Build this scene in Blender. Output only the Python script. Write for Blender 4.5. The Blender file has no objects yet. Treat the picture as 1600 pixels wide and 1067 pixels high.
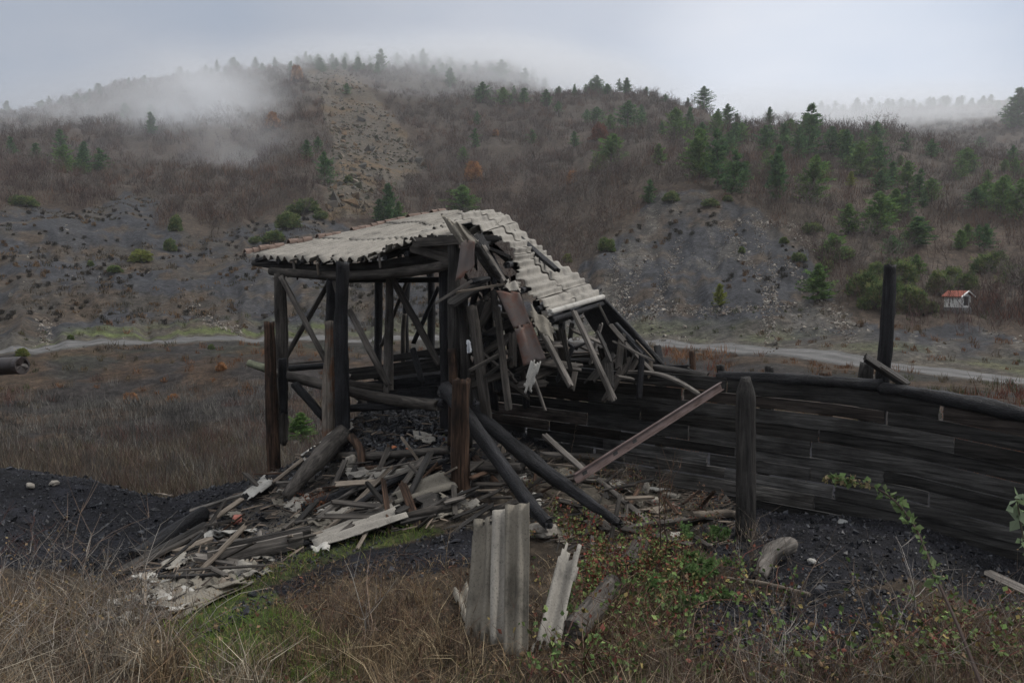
import bpy, math, random
import numpy as np
from mathutils import Vector, Matrix
random.seed(7)
rng = np.random.default_rng(11)
SC = bpy.context.scene
COL = SC.collection
PI = math.pi

# ------------------------------------------------------------ camera
F = 1600 * 28.0 / 36.0            # focal length in photograph pixels
PITCH = math.atan(103.5 / F)
CAM = np.array([0.0, 0.0, 5.0])
cd = bpy.data.cameras.new('camera'); cam = bpy.data.objects.new('camera', cd); COL.objects.link(cam)
cam.location = CAM; cam.rotation_euler = (PI / 2 - PITCH, 0, 0)
cd.lens = 28; cd.sensor_width = 36; cd.clip_start = 0.05; cd.clip_end = 4000
SC.camera = cam

# ------------------------------------------------------------ world: overcast sky
SUN_EL, SUN_AZ = math.radians(45), math.radians(72)     # azimuth from +Y (view axis) towards +X
w = bpy.data.worlds.new('World'); SC.world = w; w.use_nodes = True
nt = w.node_tree; nt.nodes.clear()
N = nt.nodes.new; L = nt.links.new
out = N('ShaderNodeOutputWorld'); bg = N('ShaderNodeBackground'); bg.inputs['Strength'].default_value = 0.1
sky = N('ShaderNodeTexSky'); sky.sky_type = 'NISHITA'; sky.sun_disc = False
sky.sun_elevation = SUN_EL; sky.sun_rotation = SUN_AZ; sky.altitude = 900; sky.dust_density = 3
tc = N('ShaderNodeTexCoord'); mp = N('ShaderNodeMapping'); mp.inputs['Scale'].default_value = (1.0, 1.0, 2.6)
L(tc.outputs['Generated'], mp.inputs['Vector'])
nz = N('ShaderNodeTexNoise'); nz.inputs['Scale'].default_value = 2.2; nz.inputs['Detail'].default_value = 5; nz.inputs['Roughness'].default_value = .5
L(mp.outputs[0], nz.inputs['Vector'])
cr = N('ShaderNodeValToRGB')
cr.color_ramp.elements[0].position = .3; cr.color_ramp.elements[0].color = (.70, .81, 1.0, 1)
cr.color_ramp.elements[1].position = .7; cr.color_ramp.elements[1].color = (1.0, 1.03, 1.12, 1)
L(nz.outputs['Fac'], cr.inputs['Fac'])
# brighter cloud towards the hidden sun
dt = N('ShaderNodeVectorMath'); dt.operation = 'DOT_PRODUCT'
L(tc.outputs['Generated'], dt.inputs[0])
gd = Vector((math.sin(math.radians(20)), math.cos(math.radians(20)), .17)).normalized()
dt.inputs[1].default_value = gd
mr = N('ShaderNodeMapRange'); mr.inputs[1].default_value = .80; mr.inputs[2].default_value = 1.0; mr.inputs[3].default_value = 3.6; mr.inputs[4].default_value = 4.7
mr.interpolation_type = 'SMOOTHSTEP'
L(dt.outputs['Value'], mr.inputs['Value'])
vm = N('ShaderNodeVectorMath'); vm.operation = 'SCALE'
L(cr.outputs['Color'], vm.inputs[0]); L(mr.outputs[0], vm.inputs['Scale'])
sx = N('ShaderNodeSeparateXYZ'); L(tc.outputs['Generated'], sx.inputs[0])
zr = N('ShaderNodeMapRange'); zr.interpolation_type = 'SMOOTHSTEP'; zr.inputs[1].default_value = .36; zr.inputs[2].default_value = .85; zr.inputs[3].default_value = 0; zr.inputs[4].default_value = 1
L(sx.outputs['Z'], zr.inputs['Value'])
zm = N('ShaderNodeMix'); zm.data_type = 'RGBA'; L(zr.outputs[0], zm.inputs['Factor']); L(vm.outputs[0], zm.inputs[6]); zm.inputs[7].default_value = (9.2, 9.1, 9.0, 1)
# bright break in the cloud low at the right
d2 = N('ShaderNodeVectorMath'); d2.operation = 'DOT_PRODUCT'; L(tc.outputs['Generated'], d2.inputs[0])
d2.inputs[1].default_value = Vector((math.sin(math.radians(20.5)) * .985, math.cos(math.radians(20.5)) * .985, .185)).normalized()
m2 = N('ShaderNodeMapRange'); m2.interpolation_type = 'SMOOTHSTEP'; m2.inputs[1].default_value = .965; m2.inputs[2].default_value = 1.0; m2.inputs[3].default_value = 0; m2.inputs[4].default_value = 1.5
L(d2.outputs['Value'], m2.inputs['Value'])
ad = N('ShaderNodeVectorMath'); ad.operation = 'ADD'; L(zm.outputs[2], ad.inputs[0]); L(m2.outputs[0], ad.inputs[1])
mx = N('ShaderNodeMix'); mx.data_type = 'RGBA'; mx.inputs['Factor'].default_value = .92
L(sky.outputs['Color'], mx.inputs[6]); L(ad.outputs[0], mx.inputs[7])
L(mx.outputs[2], bg.inputs['Color']); L(bg.outputs[0], out.inputs['Surface'])

# ------------------------------------------------------------ weak veiled sun
sl = bpy.data.lights.new('sun', 'SUN'); sl.energy = 1.5; sl.angle = math.radians(12); sl.color = (1.0, .95, .88)
sun = bpy.data.objects.new('sun', sl); COL.objects.link(sun)
sdir = Vector((math.cos(SUN_EL) * math.sin(SUN_AZ), math.cos(SUN_EL) * math.cos(SUN_AZ), math.sin(SUN_EL)))
sun.rotation_euler = sdir.to_track_quat('Z', 'Y').to_euler()
SC.view_settings.view_transform = 'Standard'; SC.view_settings.look = 'None'
SC.view_settings.exposure = 0.5; SC.view_settings.gamma = 1.0
SC.cycles.volume_bounces = 5; SC.cycles.max_bounces = 8; SC.cycles.diffuse_bounces = 2
SC.cycles.transparent_max_bounces = 16

# ------------------------------------------------------------ geometry of the view
cp, sp = math.cos(PITCH), math.sin(PITCH)
def ray(px, py):
    a = (np.asarray(px, float) - 800) / F; b = (533.5 - np.asarray(py, float)) / F
    return np.stack([a, cp + b * sp, -sp + b * cp], -1)
def P(px, py, D):
    """world point seen at photo pixel px,py at depth D along +Y"""
    d = ray(px, py); return CAM + d * (D / d[..., 1])[..., None] if d.ndim > 1 else CAM + d * (D / d[1])
def proj(X, Y, Z):
    Z = Z - 5; dep = Y * cp - Z * sp; up = Y * sp + Z * cp
    dep = np.where(dep > .01, dep, .01)
    return 800 + X / dep * F, 533.5 - up / dep * F
def zy(px, py, D):
    return float(P(px, py, D)[2])

# ------------------------------------------------------------ noise
def _h(ix, iy, s):
    n = (ix * 374761393 + iy * 668265263 + s * 974634777) & 0xffffffff
    n = ((n ^ (n >> 13)) * 1274126177) & 0xffffffff
    return ((n ^ (n >> 16)) & 0xffff) / 65535.0
def vnoise(x, y, s=0):
    x = np.asarray(x, float); y = np.asarray(y, float)
    ix = np.floor(x).astype(np.int64); iy = np.floor(y).astype(np.int64)
    fx = x - ix; fy = y - iy; fx = fx * fx * (3 - 2 * fx); fy = fy * fy * (3 - 2 * fy)
    a = _h(ix, iy, s); b = _h(ix + 1, iy, s); c = _h(ix, iy + 1, s); d = _h(ix + 1, iy + 1, s)
    return (a + (b - a) * fx) * (1 - fy) + (c + (d - c) * fx) * fy
def fbm(x, y, o=4, s=0, g=.5):
    t = 0; a = 1; n = 0
    for i in range(o):
        t = t + a * (vnoise(x * 2 ** i + 17.3 * i, y * 2 ** i - 9.1 * i, s + i) - .5); n += a; a *= g
    return t / n * 2

# ------------------------------------------------------------ terrain profiles: per column, (depth, photo row) or (depth, 'z', height)
def Zr(v): return ('z', v)
NEARL = [(1.2, Zr(3.4)), (2.5, Zr(3.25))]
hill = {
 -500: [(24, 700), (36, 640), (40, 600), (46, 580), (60, 500), (90, 400), (140, 300), (220, 235), (290, 200), (420, Zr(30)), (900, Zr(20))],
 0:    [(24, 705), (36, 622), (42, 552), (46, 545), (60, 480), (80, 400), (110, 320), (160, 250), (230, 195), (270, 176), (380, Zr(35)), (900, Zr(20))],
 200:  [(24, 700), (36, 618), (46.5, 538), (51, 531), (62, 480), (80, 415), (110, 340), (160, 262), (230, 180), (300, 126), (420, Zr(50)), (900, Zr(20))],
 400:  [(24, 695), (36, 610), (48, 534), (52, 529), (62, 480), (80, 418), (110, 345), (160, 252), (230, 168), (310, 102), (450, Zr(60)), (900, Zr(20))],
 480:  [(24, 692), (36, 610), (49, 533), (53, 528), (62, 488), (78, 425), (100, 350), (140, 262), (210, 170), (320, 98), (450, Zr(60)), (900, Zr(20))],
 650:  [(24, 690), (36, 610), (50, 533), (54, 528), (62, 492), (80, 432), (115, 352), (170, 268), (240, 175), (335, 96), (450, Zr(60)), (900, Zr(20))],
 800:  [(24, 680), (36, 600), (50, 533), (54, 529), (62, 490), (80, 420), (115, 340), (165, 255), (235, 180), (340, 104), (450, Zr(60)), (900, Zr(20))],
 1000: [(24, 650), (36, 590), (48, 537), (52, 530), (60, 480), (74, 400), (92, 312), (130, 242), (190, 188), (265, 150), (400, Zr(40)), (900, Zr(20))],
 1100: [(24, 640), (36, 588), (45, 545), (49, 538), (57, 480), (72, 395), (89, 310), (125, 246), (180, 196), (228, 170), (330, Zr(40)), (900, Zr(20))],
 1200: [(24, 625), (32, 592), (41, 554), (45, 546), (54, 480), (70, 390), (86, 312), (120, 252), (172, 196), (240, Zr(24)), (330, Zr(40)), (440, 178), (560, Zr(40)), (900, Zr(20))],
 1400: [(20, 640), (28, 602), (35, 578), (38.5, 570), (50, 492), (70, 405), (90, 345), (120, 275), (160, 214), (230, Zr(20)), (320, 230), (440, 164), (560, Zr(40)), (900, Zr(20))],
 1600: [(17, 670), (24, 625), (30.5, 602), (34, 592), (40, 562), (50, 505), (65, 435), (90, 355), (120, 300), (150, 262), (210, Zr(22)), (300, 200), (440, 158), (560, Zr(40)), (900, Zr(20))],
 2000: [(17, 670), (22, 640), (26, 620), (29, 610), (40, 560), (50, 505), (65, 435), (90, 355), (120, 300), (150, 270), (210, Zr(22)), (300, 205), (440, 165), (560, Zr(40)), (900, Zr(20))],
}
near = {
 -500: [(4, Zr(2.95)), (8, Zr(2.4)), (12, Zr(2.0)), (16, Zr(.8))],
 0:    [(4.2, 1067), (6, 965), (8, 885), (10, 800), (11.5, 742), (12.2, 728), (14, Zr(1.2)), (17, Zr(.4))],
 130:  [(4.2, 1067), (6, 965), (8, 890), (10, 810), (11.2, 765), (12.2, 745), (14, Zr(1.0)), (17, Zr(.3))],
 250:  [(4.2, 1067), (6, 950), (7.5, 880), (9, 830), (10.5, 785), (11.8, 778), (14, Zr(.9)), (17, 770)],
 350:  [(4.2, 1067), (6, 945), (7.5, 865), (9, 805), (10.3, 768), (11.3, 752), (14, Zr(.9)), (17, Zr(.25))],
 430:  [(4.2, 1067), (6, 940), (7.5, 860), (9, 790), (10.5, 728), (12, Zr(1.7)), (14, Zr(.9)), (17, Zr(.3))],
 500:  [(4.2, 1067), (6, 935), (7.5, 855), (9, 770), (10.5, 688), (12, Zr(2.1)), (14, Zr(1.4)), (18, Zr(.5))],
 560:  [(4.2, 1067), (6, 930), (7.5, 850), (9, 755), (10.3, 655), (11.5, Zr(3.0)), (14, Zr(2.4)), (18, Zr(.8))],
 640:  [(4.2, 1067), (6, 925), (7.5, 835), (9, 730), (10.2, 648), (11, Zr(3.1)), (12.2, Zr(3.3)), (13, 560), (15, 548), (17, Zr(2.6)), (20, Zr(1.0))],
 700:  [(4.2, 1067), (6, 925), (7.5, 835), (9, 730), (10.0, 662), (11, Zr(3.1)), (12.2, Zr(3.3)), (13, 565), (15, 552), (17, Zr(2.6)), (20, Zr(1.0))],
 780:  [(4.2, 1067), (6, 925), (7.5, 838), (8.7, 765), (10, 715), (11.5, Zr(2.7)), (14, Zr(2.6)), (18, Zr(1.4)), (20, Zr(1.1))],
 900:  [(4.2, 1067), (6, 930), (7.5, 850), (8.5, 795), (10, 742), (11.3, 715), (14, Zr(2.1)), (20, Zr(1.5))],
 1050: [(4.2, 1067), (6, 945), (7.5, 860), (8.5, 810), (9.6, 775), (10.8, Zr(2.1)), (14, Zr(1.9)), (20, Zr(1.5))],
 1165: [(4.2, 1067), (6, 955), (7.9, 845), (8.8, 805), (9.8, 785), (10.4, Zr(1.9)), (14, Zr(1.8)), (20, Zr(1.5))],
 1330: [(4.2, 1067), (5.6, 975), (6.6, 905), (7.8, 835), (9.1, 797), (9.6, Zr(1.9)), (14, Zr(1.7)), (20, Zr(1.4))],
 1450: [(4.2, 1067), (5.6, 985), (6.6, 925), (7.8, 842), (8.6, 818), (9.2, Zr(1.9)), (12, Zr(1.7)), (16, Zr(1.4))],
 1600: [(4.0, 1090), (5.6, 1000), (6.6, 950), (7.6, 895), (8.2, 872), (8.8, Zr(1.8)), (12, Zr(1.6)), (16, Zr(1.3))],
 2000: [(4.0, 1090), (5.6, 1000), (6.6, 950), (7.6, 900), (9, Zr(1.7)), (12, Zr(1.5)), (15, Zr(1.2))],
}
LR = np.linspace(math.log(1.1), math.log(950), 780)
def prof(tab, px):
    ks = sorted(tab); i = np.searchsorted(ks, px)
    return ks
def col_curve(px, tab_near, tab_hill):
    """height curve over log depth for column px of each table, interpolated between columns"""
    def one(k, part):
        pts = part[k]
        return [(math.log(D), (v[1] if isinstance(v, tuple) else zy(k, v, D))) for D, v in pts]
    def curve(tab, lo, hi):
        ks = sorted(tab); px_ = min(max(px, ks[0]), ks[-1])
        j = min(max(np.searchsorted(ks, px_) - 1, 0), len(ks) - 2)
        t = (px_ - ks[j]) / (ks[j + 1] - ks[j])
        c = []
        for k in (ks[j], ks[j + 1]):
            q = lo + one(k, tab); q.sort()
            c.append(np.interp(LR, [a for a, b in q], [b for a, b in q]))
        return c[0] * (1 - t) + c[1] * t
    cn = curve(near, [(math.log(1.1), 3.42), (math.log(2.5), 3.28)], None)
    ch = curve(hill, [(math.log(1.1), 3.0)], None)
    # near ends where the hill table begins
    b = np.clip((LR - math.log(17)) / (math.log(24) - math.log(17)), 0, 1); b = b * b * (3 - 2 * b)
    return cn * (1 - b) + ch * b
TH = np.concatenate([np.linspace(-180, -64, 30), np.linspace(-60, -43, 18), np.arange(-42, 42.01, .14), np.linspace(43, 60, 18), np.linspace(64, 180, 30)])
THR = np.radians(TH)
_c = []
for t in TH:
    tt = max(-54, min(54, t)); _c.append(col_curve(800 + F * math.tan(math.radians(tt)), near, hill))
BASE = np.array(_c)                                            # [theta, depth]
# turn depth curves into curves over radius
for i, t in enumerate(TH):
    ct = math.cos(math.radians(max(-54, min(54, t))))
    BASE[i] = np.interp(LR, LR - math.log(ct), BASE[i])
    if abs(t) > 54:                                            # outside the picture: level off
        q = min(1, (abs(t) - 54) / 60); fl = 3.3 - 1.5 * np.clip((LR - 1.5) / 3, 0, 1) + 25 * np.clip((LR - 4.2) / 2.5, 0, 1)
        BASE[i] = BASE[i] * (1 - q) + fl * q
k = np.exp(-.5 * (np.arange(-6, 7) / 2.2) ** 2); k /= k.sum()
BASE = np.apply_along_axis(lambda v: np.convolve(np.pad(v, 6, 'edge'), k, 'valid'), 1, BASE)

k = np.exp(-.5 * (np.arange(-8, 9) / 3.0) ** 2); k /= k.sum()
BASE = np.apply_along_axis(lambda v: np.convolve(np.pad(v, 8, 'edge'), k, 'valid'), 0, BASE)
ROADC = [(-500, 38), (-200, 41), (0, 44), (200, 49), (400, 50.5), (600, 52), (800, 52), (1000, 50), (1200, 43), (1400, 36.7), (1600, 32.3), (1800, 29), (2000, 27)]
def road_depth(px): return np.interp(px, [a for a, b in ROADC], [b for a, b in ROADC])
def base_h(X, Y):
    th = np.degrees(np.arctan2(X, Y)); lr = np.log(np.clip(np.hypot(X, Y), 1.11, 949))
    i = np.clip(np.searchsorted(TH, th) - 1, 0, len(TH) - 2); a = (th - TH[i]) / (TH[i + 1] - TH[i])
    u = (lr - LR[0]) / (LR[1] - LR[0]); j = np.clip(u.astype(int), 0, len(LR) - 2); b = u - j
    return (BASE[i, j] * (1 - a) + BASE[i + 1, j] * a) * (1 - b) + (BASE[i, j + 1] * (1 - a) + BASE[i + 1, j + 1] * a) * b
def H(X, Y):
    X = np.asarray(X, float); Y = np.asarray(Y, float)
    R = np.hypot(X, Y); z = base_h(X, Y)
    z = z + .06 * np.clip(R / 8, 0, 1) * fbm(X * 1.6, Y * 1.6, 5, 3)
    px = 800 + F * X / np.maximum(Y, .1); rd = np.abs(Y - road_depth(px))
    m = np.where(Y > 0, np.clip((rd - 2.2) / 5, 0, 1), 1)
    far = np.clip((R - 14) / 30, 0, 1)
    z = z + far * m * .7 * fbm(X / 6, Y / 6, 4, 9)
    f2 = np.clip((R - 50) / 60, 0, 1)
    rill = 1 - np.abs(fbm(np.arctan2(X, Y) * 26 + .05 * fbm(X / 9, Y / 9, 2, 2), np.log(R + 1) * 3.2, 4, 21))
    z = z + f2 * 3.2 * fbm(X / 38, Y / 38, 4, 5) + np.clip((R - 48) / 15, 0, 1) * (rill - .8) * 1.5
    return z
def hits(px, py, n=900):
    """ground under photo pixel: march the ray"""
    px = np.atleast_1d(np.asarray(px, float)); py = np.atleast_1d(np.asarray(py, float))
    d = ray(px, py); Ys = np.exp(np.linspace(math.log(2.2), math.log(600), n))
    pts = CAM + (d / d[:, 1:2])[:, None, :] * Ys[None, :, None]
    dz = pts[..., 2] - H(pts[..., 0], pts[..., 1])
    k = np.argmax(dz < 0, axis=1); k = np.where((dz < 0).any(1), k, np.argmin(dz[:, n // 2:], axis=1) + n // 2); k = np.maximum(k, 1)
    ii = np.arange(len(px)); a = dz[ii, k - 1]; b = dz[ii, k]; t = np.clip(a / np.where(a - b == 0, 1, a - b), 0, 1)
    r_ = pts[ii, k - 1] * (1 - t)[:, None] + pts[ii, k] * t[:, None]; r_[:, 2] = np.minimum(r_[:, 2], H(r_[:, 0], r_[:, 1]) + .02); return r_
def G(px, py):
    return hits(px, py)[0]
def inpoly(px, py, poly):
    c = np.zeros(np.shape(px), bool); n = len(poly)
    for i in range(n):
        x0, y0 = poly[i]; x1, y1 = poly[(i + 1) % n]
        if y0 == y1: continue
        k = ((y0 > py) != (y1 > py)) & (px < (x1 - x0) * (py - y0) / (y1 - y0) + x0)
        c ^= k
    return c

# ------------------------------------------------------------ mesh helpers
def mesh_np(name, V, Fc, col=None):
    """V (n,3), Fc list of arrays (m,3|4) or one array; col (n,3) point colours"""
    if not isinstance(Fc, list): Fc = [Fc]
    Fc = [f for f in Fc if len(f)]
    me = bpy.data.meshes.new(name)
    me.vertices.add(len(V)); me.vertices.foreach_set('co', np.ascontiguousarray(V, dtype=np.float32).ravel())
    tot = np.concatenate([np.full(len(f), f.shape[1]) for f in Fc]); idx = np.concatenate([f.ravel() for f in Fc]).astype(np.int32)
    st = np.concatenate([[0], np.cumsum(tot)[:-1]]).astype(np.int32)
    me.loops.add(len(idx)); me.loops.foreach_set('vertex_index', idx)
    me.polygons.add(len(tot)); me.polygons.foreach_set('loop_start', st)
    me.polygons.foreach_set('use_smooth', [False] * len(tot)); me.update(calc_edges=True)
    if col is not None:
        at = me.color_attributes.new('Col', 'FLOAT_COLOR', 'POINT')
        c4 = np.ones((len(V), 4), np.float32); c4[:, :3] = col; at.data.foreach_set('color', c4.ravel())
    return me
def smooth(me): me.polygons.foreach_set('use_smooth', [True] * len(me.polygons))
def link(name, me, mat=None, parent=None, M=None):
    o = bpy.data.objects.new(name, me); COL.objects.link(o)
    if mat and not me.materials: me.materials.append(mat)
    if parent is not None: o.parent = parent
    if M is not None:
        if parent is not None: M = Matrix.Translation(-parent.location) @ M
        o.matrix_local = M
    return o
def tag(o, label=None, cat=None, group=None, kind=None):
    if label: o['label'] = label
    if cat: o['category'] = cat
    if group: o['group'] = group
    if kind: o['kind'] = kind
    return o
def empty(name, loc, label, cat, group=None):
    o = bpy.data.objects.new(name, None); COL.objects.link(o); o.location = loc; o.empty_display_size = .2
    return tag(o, label, cat, group)
def ribbons(P0, P1, w, col, mid=None):
    """thin tapering blades: n triangles (or bent 3-face blades when mid given)"""
    n = len(P0); d = P1 - P0; r = rng.normal(size=(n, 3)); s = np.cross(d, r); s /= (np.linalg.norm(s, axis=1)[:, None] + 1e-9)
    w = np.asarray(w).reshape(-1, 1) * .5
    if mid is None:
        V = np.stack([P0 - s * w, P0 + s * w, P1], 1).reshape(-1, 3)
        Fc = np.arange(n * 3).reshape(-1, 3); C = np.repeat(col, 3, 0)
        return V, Fc, C
    V = np.stack([P0 - s * w, P0 + s * w, mid + s * w * .75, mid - s * w * .75, P1], 1).reshape(-1, 3)
    b = np.arange(n)[:, None] * 5
    return V, [b + np.array([[0, 1, 2]]), b + np.array([[0, 2, 3]]), b + np.array([[3, 2, 4]])], np.repeat(col, 5, 0)
def tubes(Pk, Rk, col, sides=3):
    """Pk (n,K,3) Rk (n,K) -> prism tubes"""
    n, K, _ = Pk.shape
    T = np.gradient(Pk, axis=1); T /= (np.linalg.norm(T, axis=2)[..., None] + 1e-9)
    up = np.where(np.abs(T[..., 2:3]) > .9, np.array([1., 0, 0]), np.array([0, 0, 1.]))
    A = np.cross(T, up); A /= (np.linalg.norm(A, axis=2)[..., None] + 1e-9); B = np.cross(T, A)
    an = np.arange(sides) * 2 * PI / sides
    V = Pk[:, :, None] + Rk[:, :, None, None] * (A[:, :, None] * np.cos(an)[None, None, :, None] + B[:, :, None] * np.sin(an)[None, None, :, None])
    base = (np.arange(n)[:, None, None] * K + np.arange(K - 1)[None, :, None]) * sides
    s = np.arange(sides)[None, None]; s1 = (s + 1) % sides
    Fc = np.stack([base + s, base + s1, base + sides + s1, base + sides + s], -1).reshape(-1, 4)
    return V.reshape(-1, 3), Fc, np.repeat(col, K * sides, 0)
class Acc:
    def __init__(s): s.V = []; s.F = []; s.C = []; s.n = 0
    def add(s, V, Fc, C):
        if not isinstance(Fc, list): Fc = [Fc]
        s.F += [f + s.n for f in Fc]; s.V.append(V); s.C.append(np.broadcast_to(C, (len(V), 3))); s.n += len(V)
    def mesh(s, name):
        return mesh_np(name, np.concatenate(s.V), s.F, np.concatenate(s.C))

# ------------------------------------------------------------ materials
def nodes(name):
    m = bpy.data.materials.new(name); m.use_nodes = True; t = m.node_tree
    b = t.nodes['Principled BSDF']; return m, t, b
def nd(t, typ, **k):
    n = t.nodes.new(typ)
    for a, v in k.items():
        if a in n.inputs: n.inputs[a].default_value = v
        else: setattr(n, a, v)
    return n
def mul(t, a, b):
    m = nd(t, 'ShaderNodeMix', data_type='RGBA', blend_type='MULTIPLY'); m.inputs[0].default_value = 1
    t.links.new(a, m.inputs[6]); t.links.new(b, m.inputs[7]); return m.outputs[2]
def ramp(t, fac, stops):
    r = nd(t, 'ShaderNodeValToRGB'); e = r.color_ramp.elements
    while len(e) < len(stops): e.new(.5)
    for q, (p, c) in zip(e, stops):
        q.position = p; q.color = (c, c, c, 1) if not isinstance(c, tuple) else (*c, 1)
    t.links.new(fac, r.inputs['Fac']); return r.outputs['Color']
def coords(t, scale, rnd=True):
    tc = nd(t, 'ShaderNodeTexCoord'); mp = nd(t, 'ShaderNodeMapping'); mp.inputs['Scale'].default_value = scale
    t.links.new(tc.outputs['Object'], mp.inputs['Vector'])
    if rnd:
        oi = nd(t, 'ShaderNodeObjectInfo'); mm = nd(t, 'ShaderNodeMath', operation='MULTIPLY'); mm.inputs[1].default_value = 57.0
        t.links.new(oi.outputs['Random'], mm.inputs[0]); cx = nd(t, 'ShaderNodeCombineXYZ')
        for i in range(3): t.links.new(mm.outputs[0], cx.inputs[i])
        t.links.new(cx.outputs[0], mp.inputs['Location'])
    return mp.outputs[0]
def noise(t, vec, scale, detail=4, rough=.55, dist=0):
    n = nd(t, 'ShaderNodeTexNoise'); n.inputs['Scale'].default_value = scale; n.inputs['Detail'].default_value = detail
    n.inputs['Roughness'].default_value = rough; n.inputs['Distortion'].default_value = dist
    t.links.new(vec, n.inputs['Vector']); return n.outputs['Fac']
def bump(t, b, h, strength, dist=.01, prev=None):
    bp = nd(t, 'ShaderNodeBump'); bp.inputs['Strength'].default_value = strength; bp.inputs['Distance'].default_value = dist
    t.links.new(h, bp.inputs['Height'])
    if prev: t.links.new(prev, bp.inputs['Normal'])
    t.links.new(bp.outputs[0], b.inputs['Normal']); return bp.outputs[0]
def wood(name, dark, lite, rough=.8, char=0.0, patch=None, useCol=False):
    m, t, b = nodes(name)
    v = coords(t, (1.2, 22, 22)); g = noise(t, v, 1.6, 6, .65, .6)
    v2 = coords(t, (1.5, 3, 3)); p = noise(t, v2, 1.3, 5, .6)
    c = ramp(t, g, [(.3, dark), (.52, tuple((a * .5 + q * .5) for a, q in zip(dark, lite))), (.72, lite)])
    c = mul(t, c, ramp(t, p, [(.3, .35), (.6, 1.15)]))
    if patch:
        mm = nd(t, 'ShaderNodeMix', data_type='RGBA'); t.links.new(c, mm.inputs[6]); mm.inputs[7].default_value = (*patch, 1)
        pf = ramp(t, noise(t, v2, 2.3, 4, .6), [(.52, 0.0), (.66, .85)]); t.links.new(pf, mm.inputs[0]); c = mul(t, mm.outputs[2], ramp(t, g, [(.25, .4), (.7, 1.1)]))
    if useCol:
        a = nd(t, 'ShaderNodeVertexColor'); a.layer_name = 'Col'; c = mul(t, c, a.outputs['Color'])
    t.links.new(c, b.inputs['Base Color']); b.inputs['Roughness'].default_value = rough; b.inputs['Specular IOR Level'].default_value = .18
    n1 = bump(t, b, g, .8, .012)
    if char:
        vo = nd(t, 'ShaderNodeTexVoronoi'); vo.feature = 'DISTANCE_TO_EDGE'; t.links.new(coords(t, (9, 30, 30)), vo.inputs['Vector']); vo.inputs['Scale'].default_value = 1.9
        bump(t, b, ramp(t, vo.outputs['Distance'], [(0, 0.0), (.12, 1.0)]), char, .012, n1)
    return m
M = {}
M['char'] = wood('charred_wood', (.005, .005, .006), (.042, .043, .048), .55, .6)  # lighter grain tone also paints in the blue-grey highlights
M['char2'] = wood('scorched_board', (.006, .006, .006), (.075, .070, .066), .65, .35)
M['wall'] = wood('old_wall_board', (.008, .008, .008), (.115, .112, .108), .75, .15, useCol=True)
M['grey'] = wood('grey_weathered_wood', (.045, .041, .038), (.23, .21, .19), .8)
M['dgrey'] = wood('dark_weathered_wood', (.018, .017, .016), (.125, .112, .10), .8)
M['pale'] = wood('pale_stripped_wood', (.07, .062, .054), (.26, .225, .19), .8, patch=(.16, .075, .04))
M['brown'] = wood('red_brown_wood', (.022, .015, .012), (.125, .075, .050), .8, patch=(.012, .010, .010))
M['tan'] = wood('tan_board', (.09, .075, .06), (.30, .255, .21), .85)
def sheetmat(name, base, spot, dark):
    m, t, b = nodes(name); v = coords(t, (1, 1, 1))
    n1 = noise(t, v, 3, 6, .7); n2 = noise(t, v, 70, 4, .7)
    c = ramp(t, n1, [(.3, tuple(q * .38 for q in base)), (.45, tuple(q * .8 for q in base)), (.62, base)])
    c = mul(t, c, ramp(t, n2, [(.34, dark), (.44, .95), (.66, 1.05), (.74, spot)]))
    t.links.new(c, b.inputs['Base Color']); b.inputs['Roughness'].default_value = .9
    bump(t, b, n2, .4, .006); return m
M['sheet'] = sheetmat('fibre_cement_sheet', (.285, .268, .238), (1.4, 1.35, 1.25), .5)
M['sheetl'] = sheetmat('pale_fibre_cement', (.42, .41, .38), (1.2, 1.2, 1.2), .6)
M['sheetd'] = sheetmat('mossy_fibre_cement', (.20, .182, .15), (1.3, 1.25, 1.1), .5)
m, t, b = nodes('rusty_sheet_metal'); v = coords(t, (1, 1, 1)); n1 = noise(t, v, 3.5, 6, .65)
c = ramp(t, n1, [(.32, (.085, .072, .07)), (.5, (.10, .075, .066)), (.6, (.10, .045, .03)), (.72, (.05, .018, .012))])
t.links.new(c, b.inputs['Base Color']); b.inputs['Roughness'].default_value = .65; b.inputs['Metallic'].default_value = .2; bump(t, b, n1, .3, .01); M['rust'] = m
m, t, b = nodes('brown_painted_steel'); v = coords(t, (1, 4, 4)); n1 = noise(t, v, 4, 5, .6)
t.links.new(ramp(t, n1, [(.3, (.05, .028, .022)), (.55, (.12, .085, .08)), (.8, (.17, .13, .12))]), b.inputs['Base Color']); b.inputs['Roughness'].default_value = .55; M['steel'] = m
m, t, b = nodes('black_pipe'); v = coords(t, (2, 8, 8)); n1 = noise(t, v, 3, 5, .6)
t.links.new(ramp(t, n1, [(.3, (.012, .01, .01)), (.7, (.045, .035, .035))]), b.inputs['Base Color']); b.inputs['Roughness'].default_value = .5; M['pipe'] = m
def colmat(name, rough=.9, trans=0, detail=None):
    m, t, b = nodes(name); a = nd(t, 'ShaderNodeVertexColor'); a.layer_name = 'Col'
    c = a.outputs['Color']
    if detail:
        tcn = nd(t, 'ShaderNodeTexCoord'); n = noise(t, tcn.outputs['Object'], detail, 5, .65); c = mul(t, c, ramp(t, n, [(.3, .55), (.7, 1.35)]))
        bump(t, b, n, .5, .02)
    t.links.new(c, b.inputs['Base Color']); b.inputs['Roughness'].default_value = rough
    b.inputs['Specular IOR Level'].default_value = .2
    return m
M['veg'] = colmat('dry_stems'); M['leaf'] = colmat('foliage', .7); M['rock'] = colmat('broken_stone', .8, detail=14)
M['coal'] = colmat('wet_coal_slag', .42, detail=30)
M['coal'].node_tree.nodes['Principled BSDF'].inputs['Specular IOR Level'].default_value = .35
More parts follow.
